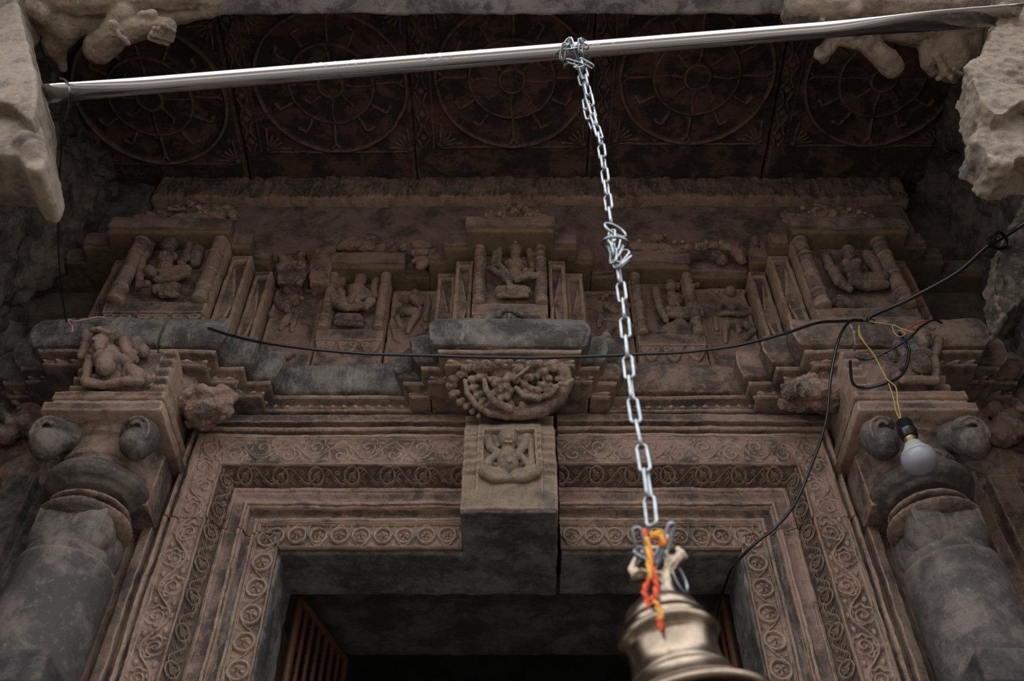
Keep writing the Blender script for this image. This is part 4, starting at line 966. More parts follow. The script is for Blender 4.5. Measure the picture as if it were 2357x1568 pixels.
# ================================================================== CARVED CEILING SLABS
CH = 3.45
def ceil_slab(label, x0, x1, d0, d1, cx, cd, seed, R=.285, jitter=0):
    res = .0035
    nx = int((x1 - x0) / res); ny = int((d1 - d0) / res)
    X, Dd = np.meshgrid(np.linspace(x0, x1, nx), np.linspace(d0, d1, ny), indexing='ij')
    u, v = X - cx, Dd - cd
    r = np.hypot(u, v); ph = np.arctan2(v, u)
    rs = np.random.RandomState(seed)
    H = .018 * ridge(r - R, .008)
    H = np.maximum(H, .014 * sstep(.168, .160, r)); H = np.maximum(H, .014 * sstep(.168, .160, r) + .003 * ridge(r - .160, .006))
    H = np.maximum(H, .026 * sstep(.050, .042, r)); H = np.maximum(H, (.030 * ridge(r - .046, .010)))
    n = 12
    for k in range(n):                       # long petals' ribs with curled tips
        a = math.pi / 2 + 2 * math.pi * k / n + rs.uniform(-.04, .04)
        sg = 1 if (k * 2 < n) else -1
        r1 = .255 if k % 3 == 0 else .232
        p0 = (.172 * math.cos(a), .172 * math.sin(a)); p1 = (r1 * math.cos(a), r1 * math.sin(a))
        H = np.maximum(H, .012 * ridge(seg_d(u, v, p0, p1), .0055))
        if k % 3 == 0:
            for q in (-1, 1):
                b_ = a + q * .06; p2 = (.278 * math.cos(b_), .278 * math.sin(b_)); H = np.maximum(H, .011 * ridge(seg_d(u, v, p1, p2), .0055))
        else:
            b_ = a + sg * .11; p2 = ((r1 + .004) * math.cos(b_), (r1 + .004) * math.sin(b_)); H = np.maximum(H, .012 * ridge(seg_d(u, v, p1, p2), .0065))
            H = np.maximum(H, .012 * ridge(np.hypot(u - p2[0], v - p2[1]), .009))
    n = 8
    for k in range(n):
        a = math.pi / 2 + 2 * math.pi * k / n + .0
        p0 = (.056 * math.cos(a), .056 * math.sin(a)); p1 = (.115 * math.cos(a + .05), .115 * math.sin(a + .05))
        H = np.maximum(H, (.014 + .010) * ridge(seg_d(u, v, p0, p1), .0048))
        if k % 2 == 0:
            p2 = (.150 * math.cos(a), .150 * math.sin(a)); H = np.maximum(H, .024 * ridge(seg_d(u, v, p1, p2), .0048))
        else:
            p2 = (.120 * math.cos(a + .22), .120 * math.sin(a + .22)); H = np.maximum(H, .024 * ridge(seg_d(u, v, p1, p2), .006))
    for sx in (-1, 1):                        # corner fans
        for sy in (-1, 1):
            px, py = sx * (R - .005), sy * (R - .005)
            H = np.maximum(H, .012 * ridge(np.hypot(u - px, v - py), .014))
            for k in range(5):
                a = math.atan2(-sy, -sx) + (k - 2) * .36; L = .085 if k in (0, 4) else .060
                p1 = (px + L * math.cos(a), py + L * math.sin(a))
                H = np.maximum(H, .010 * ridge(seg_d(u, v, (px + .016 * math.cos(a), py + .016 * math.sin(a)), p1), .0045) * (r > R + .003))
    H = np.maximum(H, .008 * ridge(v - R - .008, .004) * (np.abs(u) < R))
    # spear strip on the left side
    us = u + R + .060
    stp = np.abs(us) < .035
    H = np.where(np.abs(us) < .040, .004, H)
    H = np.where(v > R + .012, 0, H)
    pz = .10; kk = (v / pz - np.floor(v / pz)) ; zz = np.abs(kk - .5) * 2
    spear = np.clip(1 - np.abs(np.abs(us) - .020 * (1 - zz) - .004) / .006, 0, 1) * (zz > .15)
    H = np.where(stp & (v < R + .012), np.maximum(.001, .012 * np.maximum(spear, ridge(np.hypot(us, (kk - .5) * pz), .014))), H)
    P = np.stack([X, Dd - 2.1, Z_(CH) - H], -1)
    Vv = P.reshape(-1, 3)
    er = fbm(Vv, 7, 3, seed); Vv[:, 2] += .006 * np.clip(er, 0, 1)
    Vv = roughen(Vv, .0018, 22, 3, seed)
    e = np.minimum(np.minimum(X - x0, x1 - X), np.minimum(Dd - d0, d1 - Dd)).reshape(-1)
    Vv[:, 2] += .012 * np.clip(1 - e / .010, 0, 1) ** 2
    G = Vv.reshape(P.shape)[:, ::-1]
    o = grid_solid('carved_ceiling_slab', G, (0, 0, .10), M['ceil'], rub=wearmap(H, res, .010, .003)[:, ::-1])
    return tag(o, label, 'ceiling slab', 'carved ceiling slabs')
ceil_slab('far left ceiling slab with lotus wheel, darkest of the row', -1.85, -1.063, .95, 2.28, -1.37, 1.79, 3)
ceil_slab('second ceiling slab from the left, lotus wheel behind the steel pipe', -1.055, -.385, .95, 2.24, -.68, 1.735, 4)
ceil_slab('middle ceiling slab, lotus wheel left of the chain knot', -.381, .300, .95, 2.24, .0, 1.715, 5)
ceil_slab('fourth ceiling slab, lotus wheel right of the chain', .304, 1.005, .95, 2.24, .690, 1.70, 6)
ceil_slab('far right ceiling slab, lotus wheel below the right bracket carving', 1.014, 1.66, .95, 2.26, 1.385, 1.71, 7)

# ================================================================== FRONT BEAM, corner brackets, capitals
t = thing('front_beam', 'blue-grey mottled stone beam across the top edge of the view', 'beam', (0, YD(1.08), Z_(2.95)))
relief_parts = []
mb = MB(); mb.box(-1.7, 1.7, YD(.78), YD(1.26), Z_(2.95), Z_(3.5))
worn(mb.build('beam_body', M['lead'], t), .011, 1, ((.15, .02), (.02, .007)))
mb = MB()
strokes(mb, 'd3', [[(300, 150, 150), (700, 190, 160), (1000, 210, 130)], [(1100, 150, 130), (1500, 110, 130), (1850, 60, 110)], [(250, 0, 160), (700, -20, 190), (1200, -60, 190), (1700, -60, 170), (1880, -20, 120)], [(1880, 60, 100), (1760, 40, 110)], [(1900, 110, 60)], [(300, 180, 120), (620, 200, 150, .03), (520, 380, 110, .03), (590, 520, 50, .03), (600, 570, 45, .03)],
  [(1180, 60, 120, .05), (1060, 260, 130, .07), (960, 350, 135, .07)], [(960, 350, 130, .07), (1150, 200, 110, .08), (1380, 120, 90, .08), (1560, 140, 85, .07)],
  [(1520, 230, 40, .09), (1580, 250, 36, .07)], [(1500, 100, 28, .12), (1640, 190, 24, .10)], [(1480, 140, 28, .125), (1630, 230, 24, .10)], [(1450, 180, 28, .12), (1590, 262, 24, .10)], [(1560, 80, 28, .11), (1660, 150, 24, .10)],
  [(1160, 40, 26, .13), (1200, 130, 28, .14), (1265, 230, 24, .12)], [(1120, 40, 22, .12), (1150, 130, 26, .14)], [(430, 60, 110, .05), (330, 20, 100, .05)], [(1000, 60, 110)], [(1500, 250, 60), (1200, 340, 50), (850, 420, 60)], [(1350, 30, 40, .08), (1450, 20, 44, .08)]], Z=Z_(2.78))
o = worn(mb.build('bracket_figure', M['pale2']), .0042, 1, ((.04, .010), (.012, .004))); tag(o, 'bent-arm figure carved on the bracket at the upper left corner', 'carving')
mb = MB()
strokes(mb, 'd4', [[(110, 140, 110), (600, 190, 150), (1100, 210, 140), (1700, 220, 160)], [(190, 60, 170), (600, 30, 190), (1000, 40, 200), (1500, 60, 220), (1900, 40, 200)], [(130, 150, 110), (500, 180, 130)], [(480, 350, 70), (400, 400, 70, .03), (340, 440, 66, .03), (370, 490, 46, .03)], [(520, 320, 60, .03), (700, 350, 60, .03)],
  [(760, 340, 90, .04), (880, 450, 105, .05), (960, 530, 105, .05)], [(1000, 250, 130), (1250, 300, 130)], [(1300, 380, 90, .03), (1280, 500, 66, .05), (1330, 580, 46, .05)], [(1500, 380, 170, .03), (1550, 480, 170, .04), (1480, 560, 120, .05)], [(1680, 350, 140, .02), (1600, 520, 140, .03)],
  [(1340, 400, 40, .07), (1400, 540, 36, .09), (1350, 590, 30, .08)], [(1440, 560, 30, .10), (1480, 600, 30, .09)], [(620, 20, 80, .05)], [(720, 110, 66, .05)], [(300, 160, 26, .06), (330, 110, 26, .06)], [(1450, 470, 20, .11), (1520, 520, 20, .11)]], Z=Z_(2.78))
o = worn(mb.build('bracket_figure', M['pale2']), .0042, 1, ((.04, .010), (.012, .004))); tag(o, 'rounded limbs carved on the bracket at the upper right corner', 'carving')
def polyY(pts, Y): return [(float(p[0]), float(p[2])) for p in (onY(x, y, Y) for x, y in pts)]
t = thing('column_capital', 'pale lobed column capital at the upper left edge', 'capital', (-1.1, YD(1.1), Z_(1.9)))
mb = MB()
mb.prism(polyY([(-170, -120), (20, -120), (40, 0), (62, 90), (86, 185), (84, 232), (79, 262), (70, 277), (52, 262), (34, 242), (18, 236), (-30, 232), (-170, 232)], YD(1.04)), YD(1.04), YD(1.19))
worn(mb.build('upper_lobe', M['pale'], t), .006, 2, ((.05, .008), (.012, .003)))
mb = MB()
mb.prism(polyY([(-170, 150), (60, 150), (90, 270), (104, 330), (106, 360), (97, 385), (82, 392), (62, 385), (48, 368), (40, 356), (-10, 353), (-170, 350)], YD(1.075)), YD(1.075), YD(1.21))
strokes(mb, 'px', [[(78, 345, 26), (82, 362, 22)], [(60, 330, 30)]], Y=YD(1.08))
worn(mb.build('lower_lobe', M['pale'], t), .006, 2, ((.05, .008), (.012, .003)))
mb = MB(); mb.prism([(-1.45, Z_(1.6)), (-1.12, Z_(1.6)), (-1.12, Z_(3.1)), (-1.45, Z_(3.1))], YD(.85), YD(1.05))
mb.box(-1.75, -1.2, YD(.7), YD(1.2), Z_(2.3), Z_(3.0))
t = thing('column_capital', 'eroded pale column capital at the upper right edge', 'capital', (1.1, YD(1.1), Z_(1.9)))
mb = MB()
mb.prism(polyY([(2520, -120), (2312, -120), (2306, 0), (2290, 60), (2262, 120), (2226, 152), (2236, 172), (2244, 205), (2268, 246), (2290, 262), (2312, 262), (2330, 245), (2357, 232), (2520, 232)], YD(1.04)), YD(1.04), YD(1.15))
worn(mb.build('upper_lobe', M['pale'], t), .005, 1, ((.06, .03), (.015, .007)))
mb = MB()
mb.prism(polyY([(2520, 150), (2300, 150), (2262, 235), (2252, 280), (2240, 322), (2262, 340), (2275, 365), (2305, 382), (2330, 376), (2345, 362), (2520, 362)], YD(1.075)), YD(1.075), YD(1.17))
worn(mb.build('lower_lobe', M['pale'], t), .005, 1, ((.06, .03), (.015, .007)))
# free-standing porch columns carrying the capitals, just outside the view
for sd, lb in ((-1, 'square porch column under the left capital'), (1, 'square porch column under the right capital')):
    mb = MB(); a, b_ = sorted((sd * 1.36, sd * 1.66)); mb.box(a, b_, YD(.95), YD(1.25), 0, Z_(2.97))
    worn(tag(mb.build('porch_column', M['pale']), lb, 'column', 'porch columns'), .02, 1, ((.1, .012),))
# flaking pale stone on the right
mb = MB()
mb.prism(polyY([(2420, 370), (2375, 420), (2350, 480), (2310, 550), (2288, 610), (2285, 660), (2305, 735), (2357, 690), (2420, 660)], YD(1.62)), YD(1.62), YD(1.70))
worn(tag(mb.build('flaking_post', M['bark']), 'pale flaking stone post at the right edge behind the thick cable', 'stone post'), .006, 1, ((.05, .03), (.012, .01)))

# ================================================================== DOORWAY INTERIOR
rough_block('inner_lintel', [(-.66, .64, YD(2.40), YD(2.80), Z_(1.695), Z_(1.80))], M['dark2'], None, .01)
tag(bpy.data.objects['inner_lintel'], 'sooty inner lintel slab behind the carved lintel', 'lintel')
def grille(sd, ang, label):
    t = thing('grille_door', label, 'door', (sd * .60, YD(2.42), 0), 'open grille door leaves')
    d = Vector((-sd * math.sin(ang), math.cos(ang), 0)); o0 = Vector((sd * .602, YD(2.42), 0)); top = Z_(1.645)
    W = .33
    def bar(nm, a, b_, w, mat):
        mb = MB(); a = Vector(a); b_ = Vector(b_); mb.cap(a, w, b_, w, 8); return mb.build(nm, mat, t)
    def at(s, z): return o0 + d * s + Vector((0, 0, z))
    for s in (0.0, W): bar('stile', at(s, .1), at(s, top), .012, M['rust'])
    bar('rail', at(0, top), at(W, top), .012, M['rust']); bar('rail', at(0, .1), at(W, .1), .012, M['rust'])
    bar('rail', at(0, 1.7), at(W, 1.7), .012, M['rust'])
    for k in range(1, 7): bar('slat', at(W * k / 7, .1), at(W * k / 7, top), .008, M['rust'])
    # wire mesh behind slats
    mb = MB()
    for k in range(26):
        z = top - .03 - k * .03; mb.cap(at(0, z), .0012, at(W, z), .0012, 5)
    mb.build('wire_mesh', M['black'], t)
grille(-1, math.radians(16), 'orange-brown slatted grille door leaf opened inside the left of the doorway')
grille(1, math.radians(10), 'orange-brown slatted grille door leaf opened inside the right, mostly behind the bell')

# ================================================================== STEEL PIPE
def tube(mb, pts, r, seg=10, closed=False, flat=None):
    pts = [Vector(p) for p in pts]; n = len(pts); rings = []
    up = None
    for i, p in enumerate(pts):
        if closed: d = pts[(i + 1) % n] - pts[i - 1]
        else: d = pts[min(i + 1, n - 1)] - pts[max(i - 1, 0)]
        d.normalize()
        if up is None:
            up = d.orthogonal().normalized()
        up = (up - d * up.dot(d)).normalized(); sd = d.cross(up)
        rr = r[i] if isinstance(r, (list, tuple)) else r
        rings.append([p + up * math.cos(2 * math.pi * j / seg) * rr + sd * math.sin(2 * math.pi * j / seg) * rr for j in range(seg)])
    vs = [v for R in rings for v in R]; fs = []
    for i in range(n if closed else n - 1):
        a, b_ = i * seg, ((i + 1) % n) * seg
        for j in range(seg): fs.append((a + j, a + (j + 1) % seg, b_ + (j + 1) % seg, b_ + j))
    if not closed: fs.append(tuple(range(seg))[::-1]); fs.append(tuple(range((n - 1) * seg, n * seg)))
    mb.add(vs, fs)
def crom(pts, n=8):
    P = [Vector(p) for p in pts]; P = [P[0] * 2 - P[1]] + P + [P[-1] * 2 - P[-2]]; out = []
    for i in range(1, len(P) - 2):
        p0, p1, p2, p3 = P[i - 1:i + 3]
        for k in range(n):
            t = k / n
            out.append(.5 * ((2 * p1) + (-p0 + p2) * t + (2 * p0 - 5 * p1 + 4 * p2 - p3) * t * t + (-p0 + 3 * p1 - 3 * p2 + p3) * t ** 3))
    out.append(P[-2]); return out
PYP = YD(1.057)
pa = Vector(onY(105, 216, YD(1.09))); pb = Vector(onY(2345, 32, YD(1.03)))
n = 60; mb = MB(); seg = 32; vs = []; fs = []
ax = (pb - pa).normalized(); up = Vector((0, 0, 1)); up = (up - ax * up.dot(ax)).normalized(); sd_ = ax.cross(up)
for i in range(n + 1):
    t = i / n; p = pa + (pb - pa) * t
    fl = max(0, (t - .78) / .14); fl = min(1, fl); fl = fl * fl * (3 - 2 * fl); fl2 = max(0, 1 - t / .09); fl = max(fl, fl2 * .55)
    ra = .0205 * (1 + .55 * fl); rb = .0205 * (1 - .72 * fl)          # the flattened ends
    w = Vector((0, .22, -.97)); w = (w - ax * w.dot(ax)).normalized(); hgt = ax.cross(w)   # flat faces look down and outward
    for j in range(seg):
        a = 2 * math.pi * j / seg; vs.append(p + hgt * math.cos(a) * ra + w * math.sin(a) * rb)
for i in range(n):
    for j in range(seg): fs.append((i * seg + j, (i + 1) * seg + j, (i + 1) * seg + (j + 1) % seg, i * seg + (j + 1) % seg))
fs.append(tuple(range(seg))); fs.append(tuple(range(n * seg, (n + 1) * seg))[::-1])
mb.add(vs, fs); o = mb.build('steel_pipe', M['steel']); tag(o, 'polished steel pipe with flattened ends spanning between the two capitals', 'pipe')

# ================================================================== CHAIN
def link_mesh(L=.056, W=.0200, r=.0029):
    mb = MB(); pts = []; hw = W / 2 - r; hl = L / 2 - W / 2
    for k in range(9):
        a = math.pi * k / 8; pts.append((hw * math.cos(a), 0, hl + hw * math.sin(a)))
    for k in range(9):
        a = math.pi + math.pi * k / 8; pts.append((hw * math.cos(a), 0, -hl + hw * math.sin(a)))
    tube(mb, pts, r, 8, True)
    me = bpy.data.meshes.new('link'); me.from_pydata(mb.v, [], mb.f); me.update()
    me.polygons.foreach_set('use_smooth', [True] * len(me.polygons)); me.materials.append(M['zinc']); return me
LM = link_mesh()
topc = onY(1333, 118, YD(1.057))
chain = thing('chain', 'galvanised link chain knotted round the pipe and holding the bell', 'chain', topc)
def place_link(c, d, roll, sc=1.0):
    o = bpy.data.objects.new('link', LM); COL.objects.link(o); o.parent = chain
    q = Vector(d).normalized().to_track_quat('Z', 'Y') @ Quaternion((0, 0, 1), roll)
    o.rotation_mode = 'QUATERNION'; o.rotation_quaternion = q
    o.location = Vector(c) - chain.location; o.scale = (sc,) * 3
def run(pts, pitch=.0475, off=0., roll0=0., jit=.25):
    P = crom(pts, 12); L = [0]
    for a, b_ in zip(P, P[1:]): L.append(L[-1] + (b_ - a).length)
    s = off; k = 0
    while s < L[-1]:
        i = max(j for j in range(len(L)) if L[j] <= s); i = min(i, len(P) - 2)
        t = (s - L[i]) / max(1e-9, L[i + 1] - L[i]); c = P[i].lerp(P[i + 1], t); d = P[i + 1] - P[i]
        place_link(c, d, roll0 + (math.pi / 2 if k % 2 else 0) + random.uniform(-jit, jit)); s += pitch; k += 1
def cpt(x, y, D=1.057): return onY(x, y, YD(D))
run([cpt(1382, 322), cpt(1392, 400), cpt(1402, 480), cpt(1408, 520)], roll0=.5)
run([cpt(1412, 560), cpt(1420, 600), cpt(1434, 700), cpt(1447, 850), cpt(1462, 960), cpt(1478, 1040), cpt(1492, 1130), cpt(1501, 1215)], roll0=.35)
run([cpt(1340, 150, 1.045), cpt(1352, 200, 1.045), cpt(1362, 250, 1.05), cpt(1380, 315, 1.055)], roll0=.2, pitch=.042)
run([cpt(1330, 150, 1.065), cpt(1345, 205, 1.062), cpt(1352, 255, 1.058), cpt(1366, 300, 1.055)], roll0=1.2, pitch=.042)
# wrap round the pipe and the tangle under it
c0 = Vector(onY(1326, 122, YD(1.057)))
for w_, (dx, ph) in enumerate(((-.022, 0.), (.020, .5), (-.002, .25))):
    for k in range(6):
        a = 2 * math.pi * (k + ph) / 6; rr = .0275
        c = c0 + Vector((dx + .012 * math.sin(a * 1 + w_), rr * math.cos(a), rr * math.sin(a)))
        place_link(c, Vector((.35 * math.cos(a + w_), -math.sin(a), math.cos(a))), a * 0 + (k % 2) * 1.57 + w_, .8)
for (x, y, dx, dy, rl) in ((1322, 145, 1, .3, .4), (1335, 152, .6, -.8, 1.2), (1350, 146, .8, .6, .2), (1318, 112, .7, -.7, .9), (1342, 105, -.6, -.8, .5)):
    place_link(cpt(x, y, 1.035), Vector((dx, .2, -dy)), rl, .8)
# the knot half way
for (x, y, dx, dz, rl) in ((1408, 545, .1, 1, .3), (1418, 560, .2, 1, 1.4), (1424, 582, .35, 1, .4), (1432, 590, .5, 1, 1.5), (1406, 575, -.1, 1, .9), (1412, 590, .1, 1, .1), (1438, 604, .4, .6, .2)):
    place_link(cpt(x, y, 1.045), Vector((dx, .1, dz)), rl, .9)
def ring_at(name, c, r, n_, wr, parent, mat):
    mb = MB(); q = Vector(n_).normalized().to_track_quat('Z', 'Y')
    tube(mb, [Vector(c) + q @ Vector((r * math.cos(2 * math.pi * k / 28), r * math.sin(2 * math.pi * k / 28), 0)) for k in range(28)], wr, 8, True)
    return mb.build(name, mat, parent)
r1 = ring_at('ring', cpt(1416, 530, 1.05), .022, (.5, -1, .2), .0028, chain, M['zinc'])
r2 = ring_at('ring', cpt(1416, 560, 1.045), .023, (.1, -.5, 1), .0028, chain, M['zinc'])
# bottom tangle through the bell's crown
for (x, y, dx, dz, rl) in ((1472, 1250, -.25, 1, .3), (1482, 1274, .55, -1, 1.2), (1538, 1238, .4, 1, .2), (1524, 1266, .45, 1, 1.3), (1512, 1288, .5, .8, .4)):
    place_link(cpt(x, y, 1.04), Vector((dx, -.75, dz)), rl, .78)
# ================================================================== BELL
bz = .712
ctop = np.array([onY(1514, 1380, YD(1.057))[0], YD(1.057), Z_(bz)])
bell = thing('bell', 'worn brass temple bell hanging from the chain', 'bell', ctop)
bell.rotation_euler = (0, math.radians(-8), 0)
prof = [(.001, .003), (.02, .002), (.034, -.003), (.044, -.012), (.049, -.024), (.0505, -.038), (.052, -.044), (.060, -.046), (.0625, -.050), (.060, -.055), (.054, -.058), (.0525, -.066), (.0535, -.085), (.057, -.10), (.059, -.102), (.0595, -.106), (.064, -.118), (.074, -.132), (.087, -.142), (.098, -.148), (.1025, -.152), (.102, -.157), (.096, -.158), (.085, -.148), (.070, -.132), (.058, -.115), (.05, -.09), (.047, -.06), (.04, -.02), (.001, -.01)]
mb = MB(); lathe(mb, prof, 0, 0, 0, 72); o = bbody = mb.build('bell_body', M['brass']); o.parent = bell
for zz, rr in ((-.030, .0508), (-.1075, .0602), (-.1385, .0835)):
    mb = MB(); tube(mb, [(rr * math.cos(2 * math.pi * k / 64), rr * math.sin(2 * math.pi * k / 64), zz) for k in range(64)], .0016, 6, True); o = mb.build('raised_line', M['brass']); o.parent = bbody
mb = MB(); mb.cap((0, 0, -.02), .004, (0, 0, -.12), .004); mb.ell((0, 0, -.13), (.014, .014, .016)); o = mb.build('clapper', M['brass']); o.parent = bell
mb = MB()
strokes(mb, 'b', [[(590, 830, 75), (570, 740, 55), (560, 680, 55)], [(560, 660, 52), (430, 665, 44), (320, 640, 55)], [(310, 660, 52), (265, 610, 30), (300, 560, 36), (345, 500, 40)], [(345, 500, 40), (420, 430, 34), (520, 440, 36), (590, 520, 44), (590, 620, 48)], [(600, 600, 52), (660, 520, 52), (700, 480, 44)], [(700, 480, 50), (740, 500, 26)], [(680, 440, 36)], [(330, 670, 40)]], Y=YD(1.057), rs=1.22)
o = mb.build('crown', M['brass']); worn(o, .002, 3, ((.01, .002),)); o.parent = bell
mi = Matrix.LocRotScale(Vector(ctop), bell.rotation_euler.to_quaternion(), None).inverted(); o.matrix_parent_inverse = mi
o = ring_at('wire_ring', onY(1563, 1330, YD(1.07)), .020, (1, -.7, .1), .0022, None, M['zinc']); o.parent = bell; o.matrix_parent_inverse = mi
# threads
def threads(lst, name, label, mat, Y=YD(1.0), rr=1.):
    mb = MB()
    for st in lst: 
        P = crom([onY(1380 + x / 3.75, 1150 + y / 3.75, Y) for x, y, r in st], 6)
        R = np.interp(np.linspace(0, len(st) - 1, len(P)), range(len(st)), [q[2] for q in st])
        rads = [float(q) / 3.75 * mpp(np.array(P[0])) * rr for q in R]
        for s_ in range(2):
            pp = [p + Vector((math.cos(i * .5 + s_ * 3.14), math.sin(i * .5 + s_ * 3.14), 0)) * rads[i] * .5 for i, p in enumerate(P)]
            tube(mb, pp, [q * .62 for q in rads], 7)
    return tag(mb.build(name, mat), label, 'thread', 'sacred threads on the bell')
threads([[(385, 260, 18), (415, 370, 22), (445, 470, 20), (455, 560, 18)], [(440, 670, 22), (400, 740, 24), (385, 800, 24), (410, 870, 22), (420, 940, 18)], [(465, 590, 20), (480, 700, 24), (490, 760, 24), (470, 850, 30), (430, 880, 22)], [(505, 1030, 22), (525, 1080, 26), (530, 1140, 14)], [(520, 410, 16), (545, 370, 34), (575, 350, 26)]], 'sacred_thread', 'vermilion thread tied through the bell crown', M['thr'])
threads([[(410, 330, 20), (425, 430, 26), (430, 560, 28), (435, 690, 20)], [(455, 290, 24), (480, 320, 40), (520, 290, 30), (550, 400, 30)], [(480, 880, 24), (510, 940, 24), (530, 1010, 24), (520, 1040, 18)]], 'sacred_thread', 'marigold yellow thread tied through the bell crown', M['thy'], YD(.998))

# ================================================================== WIRES, CABLES, BULB
def cable(name, label, pts, r, mat, cat='cable', group=None, n=8, seg=8):
    """pts: (x, y, D)"""
    mb = MB(); tube(mb, crom([onY(x, y, YD(d)) for x, y, d in pts], n), r, seg)
    o = mb.build(name, mat); return tag(o, label, cat, group)
cable('power_cable', 'thick black cable rising to the right edge, with a loose knot', [(2420, 475, 1.5), (2357, 515, 1.55), (2310, 545, 1.6), (2270, 570, 1.62), (2200, 630, 1.68), (2100, 685, 1.74), (2050, 708, 1.77), (2005, 728, 1.79), (2000, 738, 1.80), (2012, 742, 1.8)], .0062, M['black'])
cable('cable_knot', 'loose knot looped round the thick black cable near the right edge', [(2285, 545, 1.58), (2300, 535, 1.58), (2316, 550, 1.6), (2312, 568, 1.62), (2295, 572, 1.62), (2278, 560, 1.6), (2282, 545, 1.58), (2300, 552, 1.56)], .005, M['black'], 'cable')
cable('house_cable', 'black cable sagging left across the front of the cornice', [(2012, 738, 1.80), (1978, 738, 1.81), (1930, 740, 1.80), (1880, 744, 1.78), (1800, 770, 1.76), (1700, 795, 1.75), (1620, 806, 1.75), (1560, 812, 1.75), (1480, 815, 1.75), (1400, 819, 1.75), (1300, 822, 1.75), (1230, 824, 1.75), (1100, 822, 1.75), (1000, 819, 1.75), (920, 817, 1.75), (850, 815, 1.75), (780, 810, 1.76), (700, 802, 1.77), (600, 788, 1.79), (530, 772, 1.82), (480, 756, 1.86)], .0042, M['black'])
cable('branch_cable', 'thin black cable dropping from the junction into the doorway', [(1985, 738, 1.80), (1960, 738, 1.79), (1940, 760, 1.78), (1925, 800, 1.78), (1912, 870, 1.80), (1905, 950, 1.84), (1890, 1010, 1.88), (1868, 1070, 1.92), (1835, 1150, 1.96), (1790, 1210, 2.0), (1740, 1250, 2.03), (1700, 1290, 2.08), (1680, 1320, 2.13), (1662, 1370, 2.3), (1650, 1420, 2.42), (1645, 1470, 2.45)], .0040, M['black'])
cable('looped_cable', 'short black cable looping in front of the right pillar block', [(1957, 832, 1.84), (1958, 855, 1.82), (1962, 880, 1.80), (1975, 891, 1.79), (2000, 892, 1.77), (2040, 882, 1.76), (2070, 868, 1.76), (2086, 845, 1.76), (2092, 815, 1.76), (2092, 800, 1.76), (2082, 785, 1.76), (2070, 768, 1.77)], .0042, M['black'])
cable('twisted_wire', 'thin black wire crossing from the cornice joint to the red wire', [(1970, 822, 1.83), (1985, 828, 1.8), (2012, 824, 1.78), (2050, 805, 1.76), (2085, 785, 1.75), (2105, 768, 1.75), (2120, 752, 1.76), (2150, 737, 1.78), (2168, 744, 1.8)], .0030, M['black'])
cable('slack_wire', 'hair-thin dark wire arc beside the looped cable', [(2015, 822, 1.79), (2045, 831, 1.78), (2070, 828, 1.77), (2085, 812, 1.76), (2088, 790, 1.76)], .0010, M['black'])
cable('bulb_wire', 'yellow wire hanging to the bulb holder, left strand', [(1978, 745, 1.81), (1980, 770, 1.80), (1998, 800, 1.79), (2022, 835, 1.77), (2042, 875, 1.76), (2056, 915, 1.75), (2062, 945, 1.75), (2074, 970, 1.75)], .0016, M['yellow'], 'wire', 'yellow bulb wires')
cable('bulb_wire', 'yellow wire hanging to the bulb holder, right strand', [(1976, 745, 1.81), (1977, 770, 1.80), (1992, 792, 1.79), (2014, 820, 1.77), (2038, 868, 1.755), (2062, 892, 1.745), (2066, 925, 1.745), (2075, 968, 1.75)], .0016, M['yellow'], 'wire', 'yellow bulb wires')
cable('curled_wire', 'yellow wire curling along the right cornice top', [(2000, 741, 1.79), (2030, 744, 1.77), (2058, 750, 1.76), (2085, 760, 1.75), (2105, 765, 1.75), (2098, 764, 1.74), (2075, 757, 1.75), (2055, 747, 1.75), (2058, 765, 1.74), (2070, 775, 1.74), (2083, 770, 1.74), (2075, 761, 1.74), (2066, 762, 1.74)], .0014, M['yellow'], 'wire')
cable('red_wire', 'short red wire end on the right cornice', [(2073, 765, 1.76), (2080, 760, 1.755), (2100, 750, 1.75), (2120, 741, 1.76), (2146, 738, 1.78)], .0020, M['redw'], 'wire')
cable('green_wire', 'short green wire arc on the right cornice', [(2103, 772, 1.75), (2110, 785, 1.745), (2108, 795, 1.745), (2095, 804, 1.755)], .0017, M['greenw'], 'wire')
cable('blue_wire', 'short navy wire joining the looped cable', [(2068, 764, 1.76), (2069, 775, 1.75), (2080, 787, 1.75), (2088, 800, 1.755)], .0018, M['bluew'], 'wire')
cable('drop_cable', 'black wire hanging from the left pipe end down to the cornice', [(138, 180, 1.10), (152, 186, 1.05), (160, 205, 1.02), (160, 240, 1.06), (150, 290, 1.18), (141, 350, 1.28), (137, 420, 1.40), (135, 500, 1.52), (135, 580, 1.62), (140, 650, 1.72), (147, 705, 1.80), (153, 742, 1.86)], .0024, M['black'])
cable('string', 'pink-brown string tied on the left end of the cornice', [(245, 733, 1.86), (225, 730, 1.84), (195, 736, 1.83), (170, 740, 1.82), (160, 735, 1.82), (158, 742, 1.81), (166, 752, 1.80), (165, 764, 1.80), (154, 769, 1.82)], .0025, M['pink'], 'string')
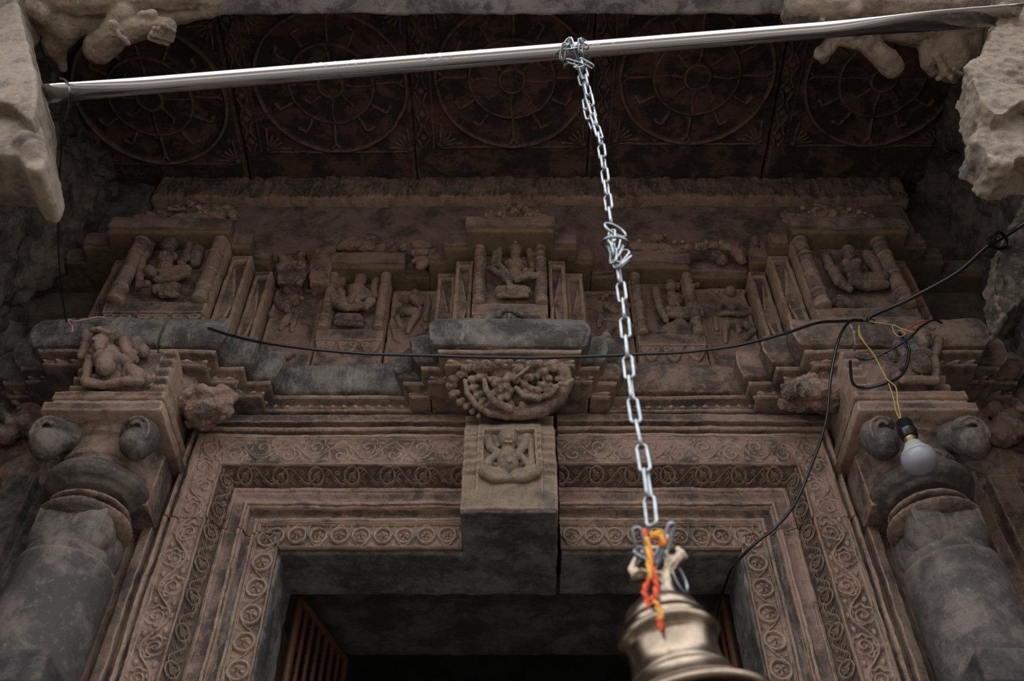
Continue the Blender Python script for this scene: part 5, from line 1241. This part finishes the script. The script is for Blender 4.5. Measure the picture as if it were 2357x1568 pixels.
# bulb
b0 = Vector(onY(2079, 972, YD(1.75))); b1 = Vector(onY(2124, 1078, YD(1.75))); bd = (b1 - b0); BL = bd.length; bd.normalize()
bulb = thing('light_bulb', 'white bulb in a black holder hanging on yellow wires beside the right pillar', 'light bulb', b0)
q = bd.to_track_quat('Z', 'Y')
def bl(name, prof, mat, seg=32):
    mb = MB(); lathe(mb, prof, 0, 0, 0, seg)
    mb.v = [tuple(q @ Vector(v)) for v in mb.v]; o = mb.build(name, mat); o.parent = bulb; return o
u = BL / 118.
bl('lamp_holder', [(2 * u, 0), (14 * u, 0), (16 * u, 3 * u), (16 * u, 22 * u), (17.5 * u, 24 * u), (18 * u, 28 * u), (16.5 * u, 31 * u), (16 * u, 40 * u), (13 * u, 43 * u), (5 * u, 43 * u)], M['black'])
bl('bulb_cap', [(9 * u, 40 * u), (11.5 * u, 42 * u), (11.5 * u, 47 * u), (10.5 * u, 48 * u), (10.5 * u, 56 * u), (5 * u, 57 * u)], M['cap'])
bl('bulb_housing', [(10 * u, 54 * u), (12 * u, 56 * u), (15 * u, 58 * u), (18.5 * u, 66 * u), (21 * u, 72 * u), (27 * u, 80 * u), (31 * u, 87 * u), (31 * u, 89 * u), (5 * u, 89 * u)], M['bulbw'])
bl('bulb_globe', [(30.5 * u, 88 * u), (32.2 * u, 94 * u), (31.5 * u, 103 * u), (27.5 * u, 112 * u), (20 * u, 118.5 * u), (11 * u, 121 * u), (1 * u, 122 * u)], M['bulb'])

# ================================================================== LIGHT, CAMERA
w = bpy.data.worlds.new('World'); S.world = w; w.use_nodes = True
nt = w.node_tree; bg = nt.nodes['Background']
tc = N(nt, 'ShaderNodeTexCoord'); sx = N(nt, 'ShaderNodeSeparateXYZ'); nt.links.new(tc.outputs['Generated'], sx.inputs[0])
sk = mixc(nt, ramp(nt, sx.outputs[2], -.05, .9), (.90, .93, .97), (.96, .98, 1.0))
nt.links.new(sk, bg.inputs['Color']); st = N(nt, 'ShaderNodeMapRange'); nt.links.new(sx.outputs[2], st.inputs[0]); st.inputs[1].default_value = 0.; st.inputs[2].default_value = 1.; st.inputs[3].default_value = .62; st.inputs[4].default_value = 1.75
nt.links.new(st.outputs[0], bg.inputs['Strength'])      # overcast sky, brighter overhead
cd = bpy.data.cameras.new('camera'); cam = bpy.data.objects.new('camera', cd); COL.objects.link(cam)
cam.location = CAM; cam.rotation_euler = (math.radians(90) + TH, 0, 0)
cd.sensor_width = 36; cd.lens = 36 * FPX / 2357; cd.clip_start = .05
cd.dof.use_dof = True; cd.dof.focus_distance = 2.95; cd.dof.aperture_fstop = 4.5
S.camera = cam
S.view_settings.view_transform = 'Standard'; S.view_settings.look = 'None'; S.view_settings.gamma = 1; S.view_settings.use_curve_mapping = False
S.view_settings.exposure = 1.40
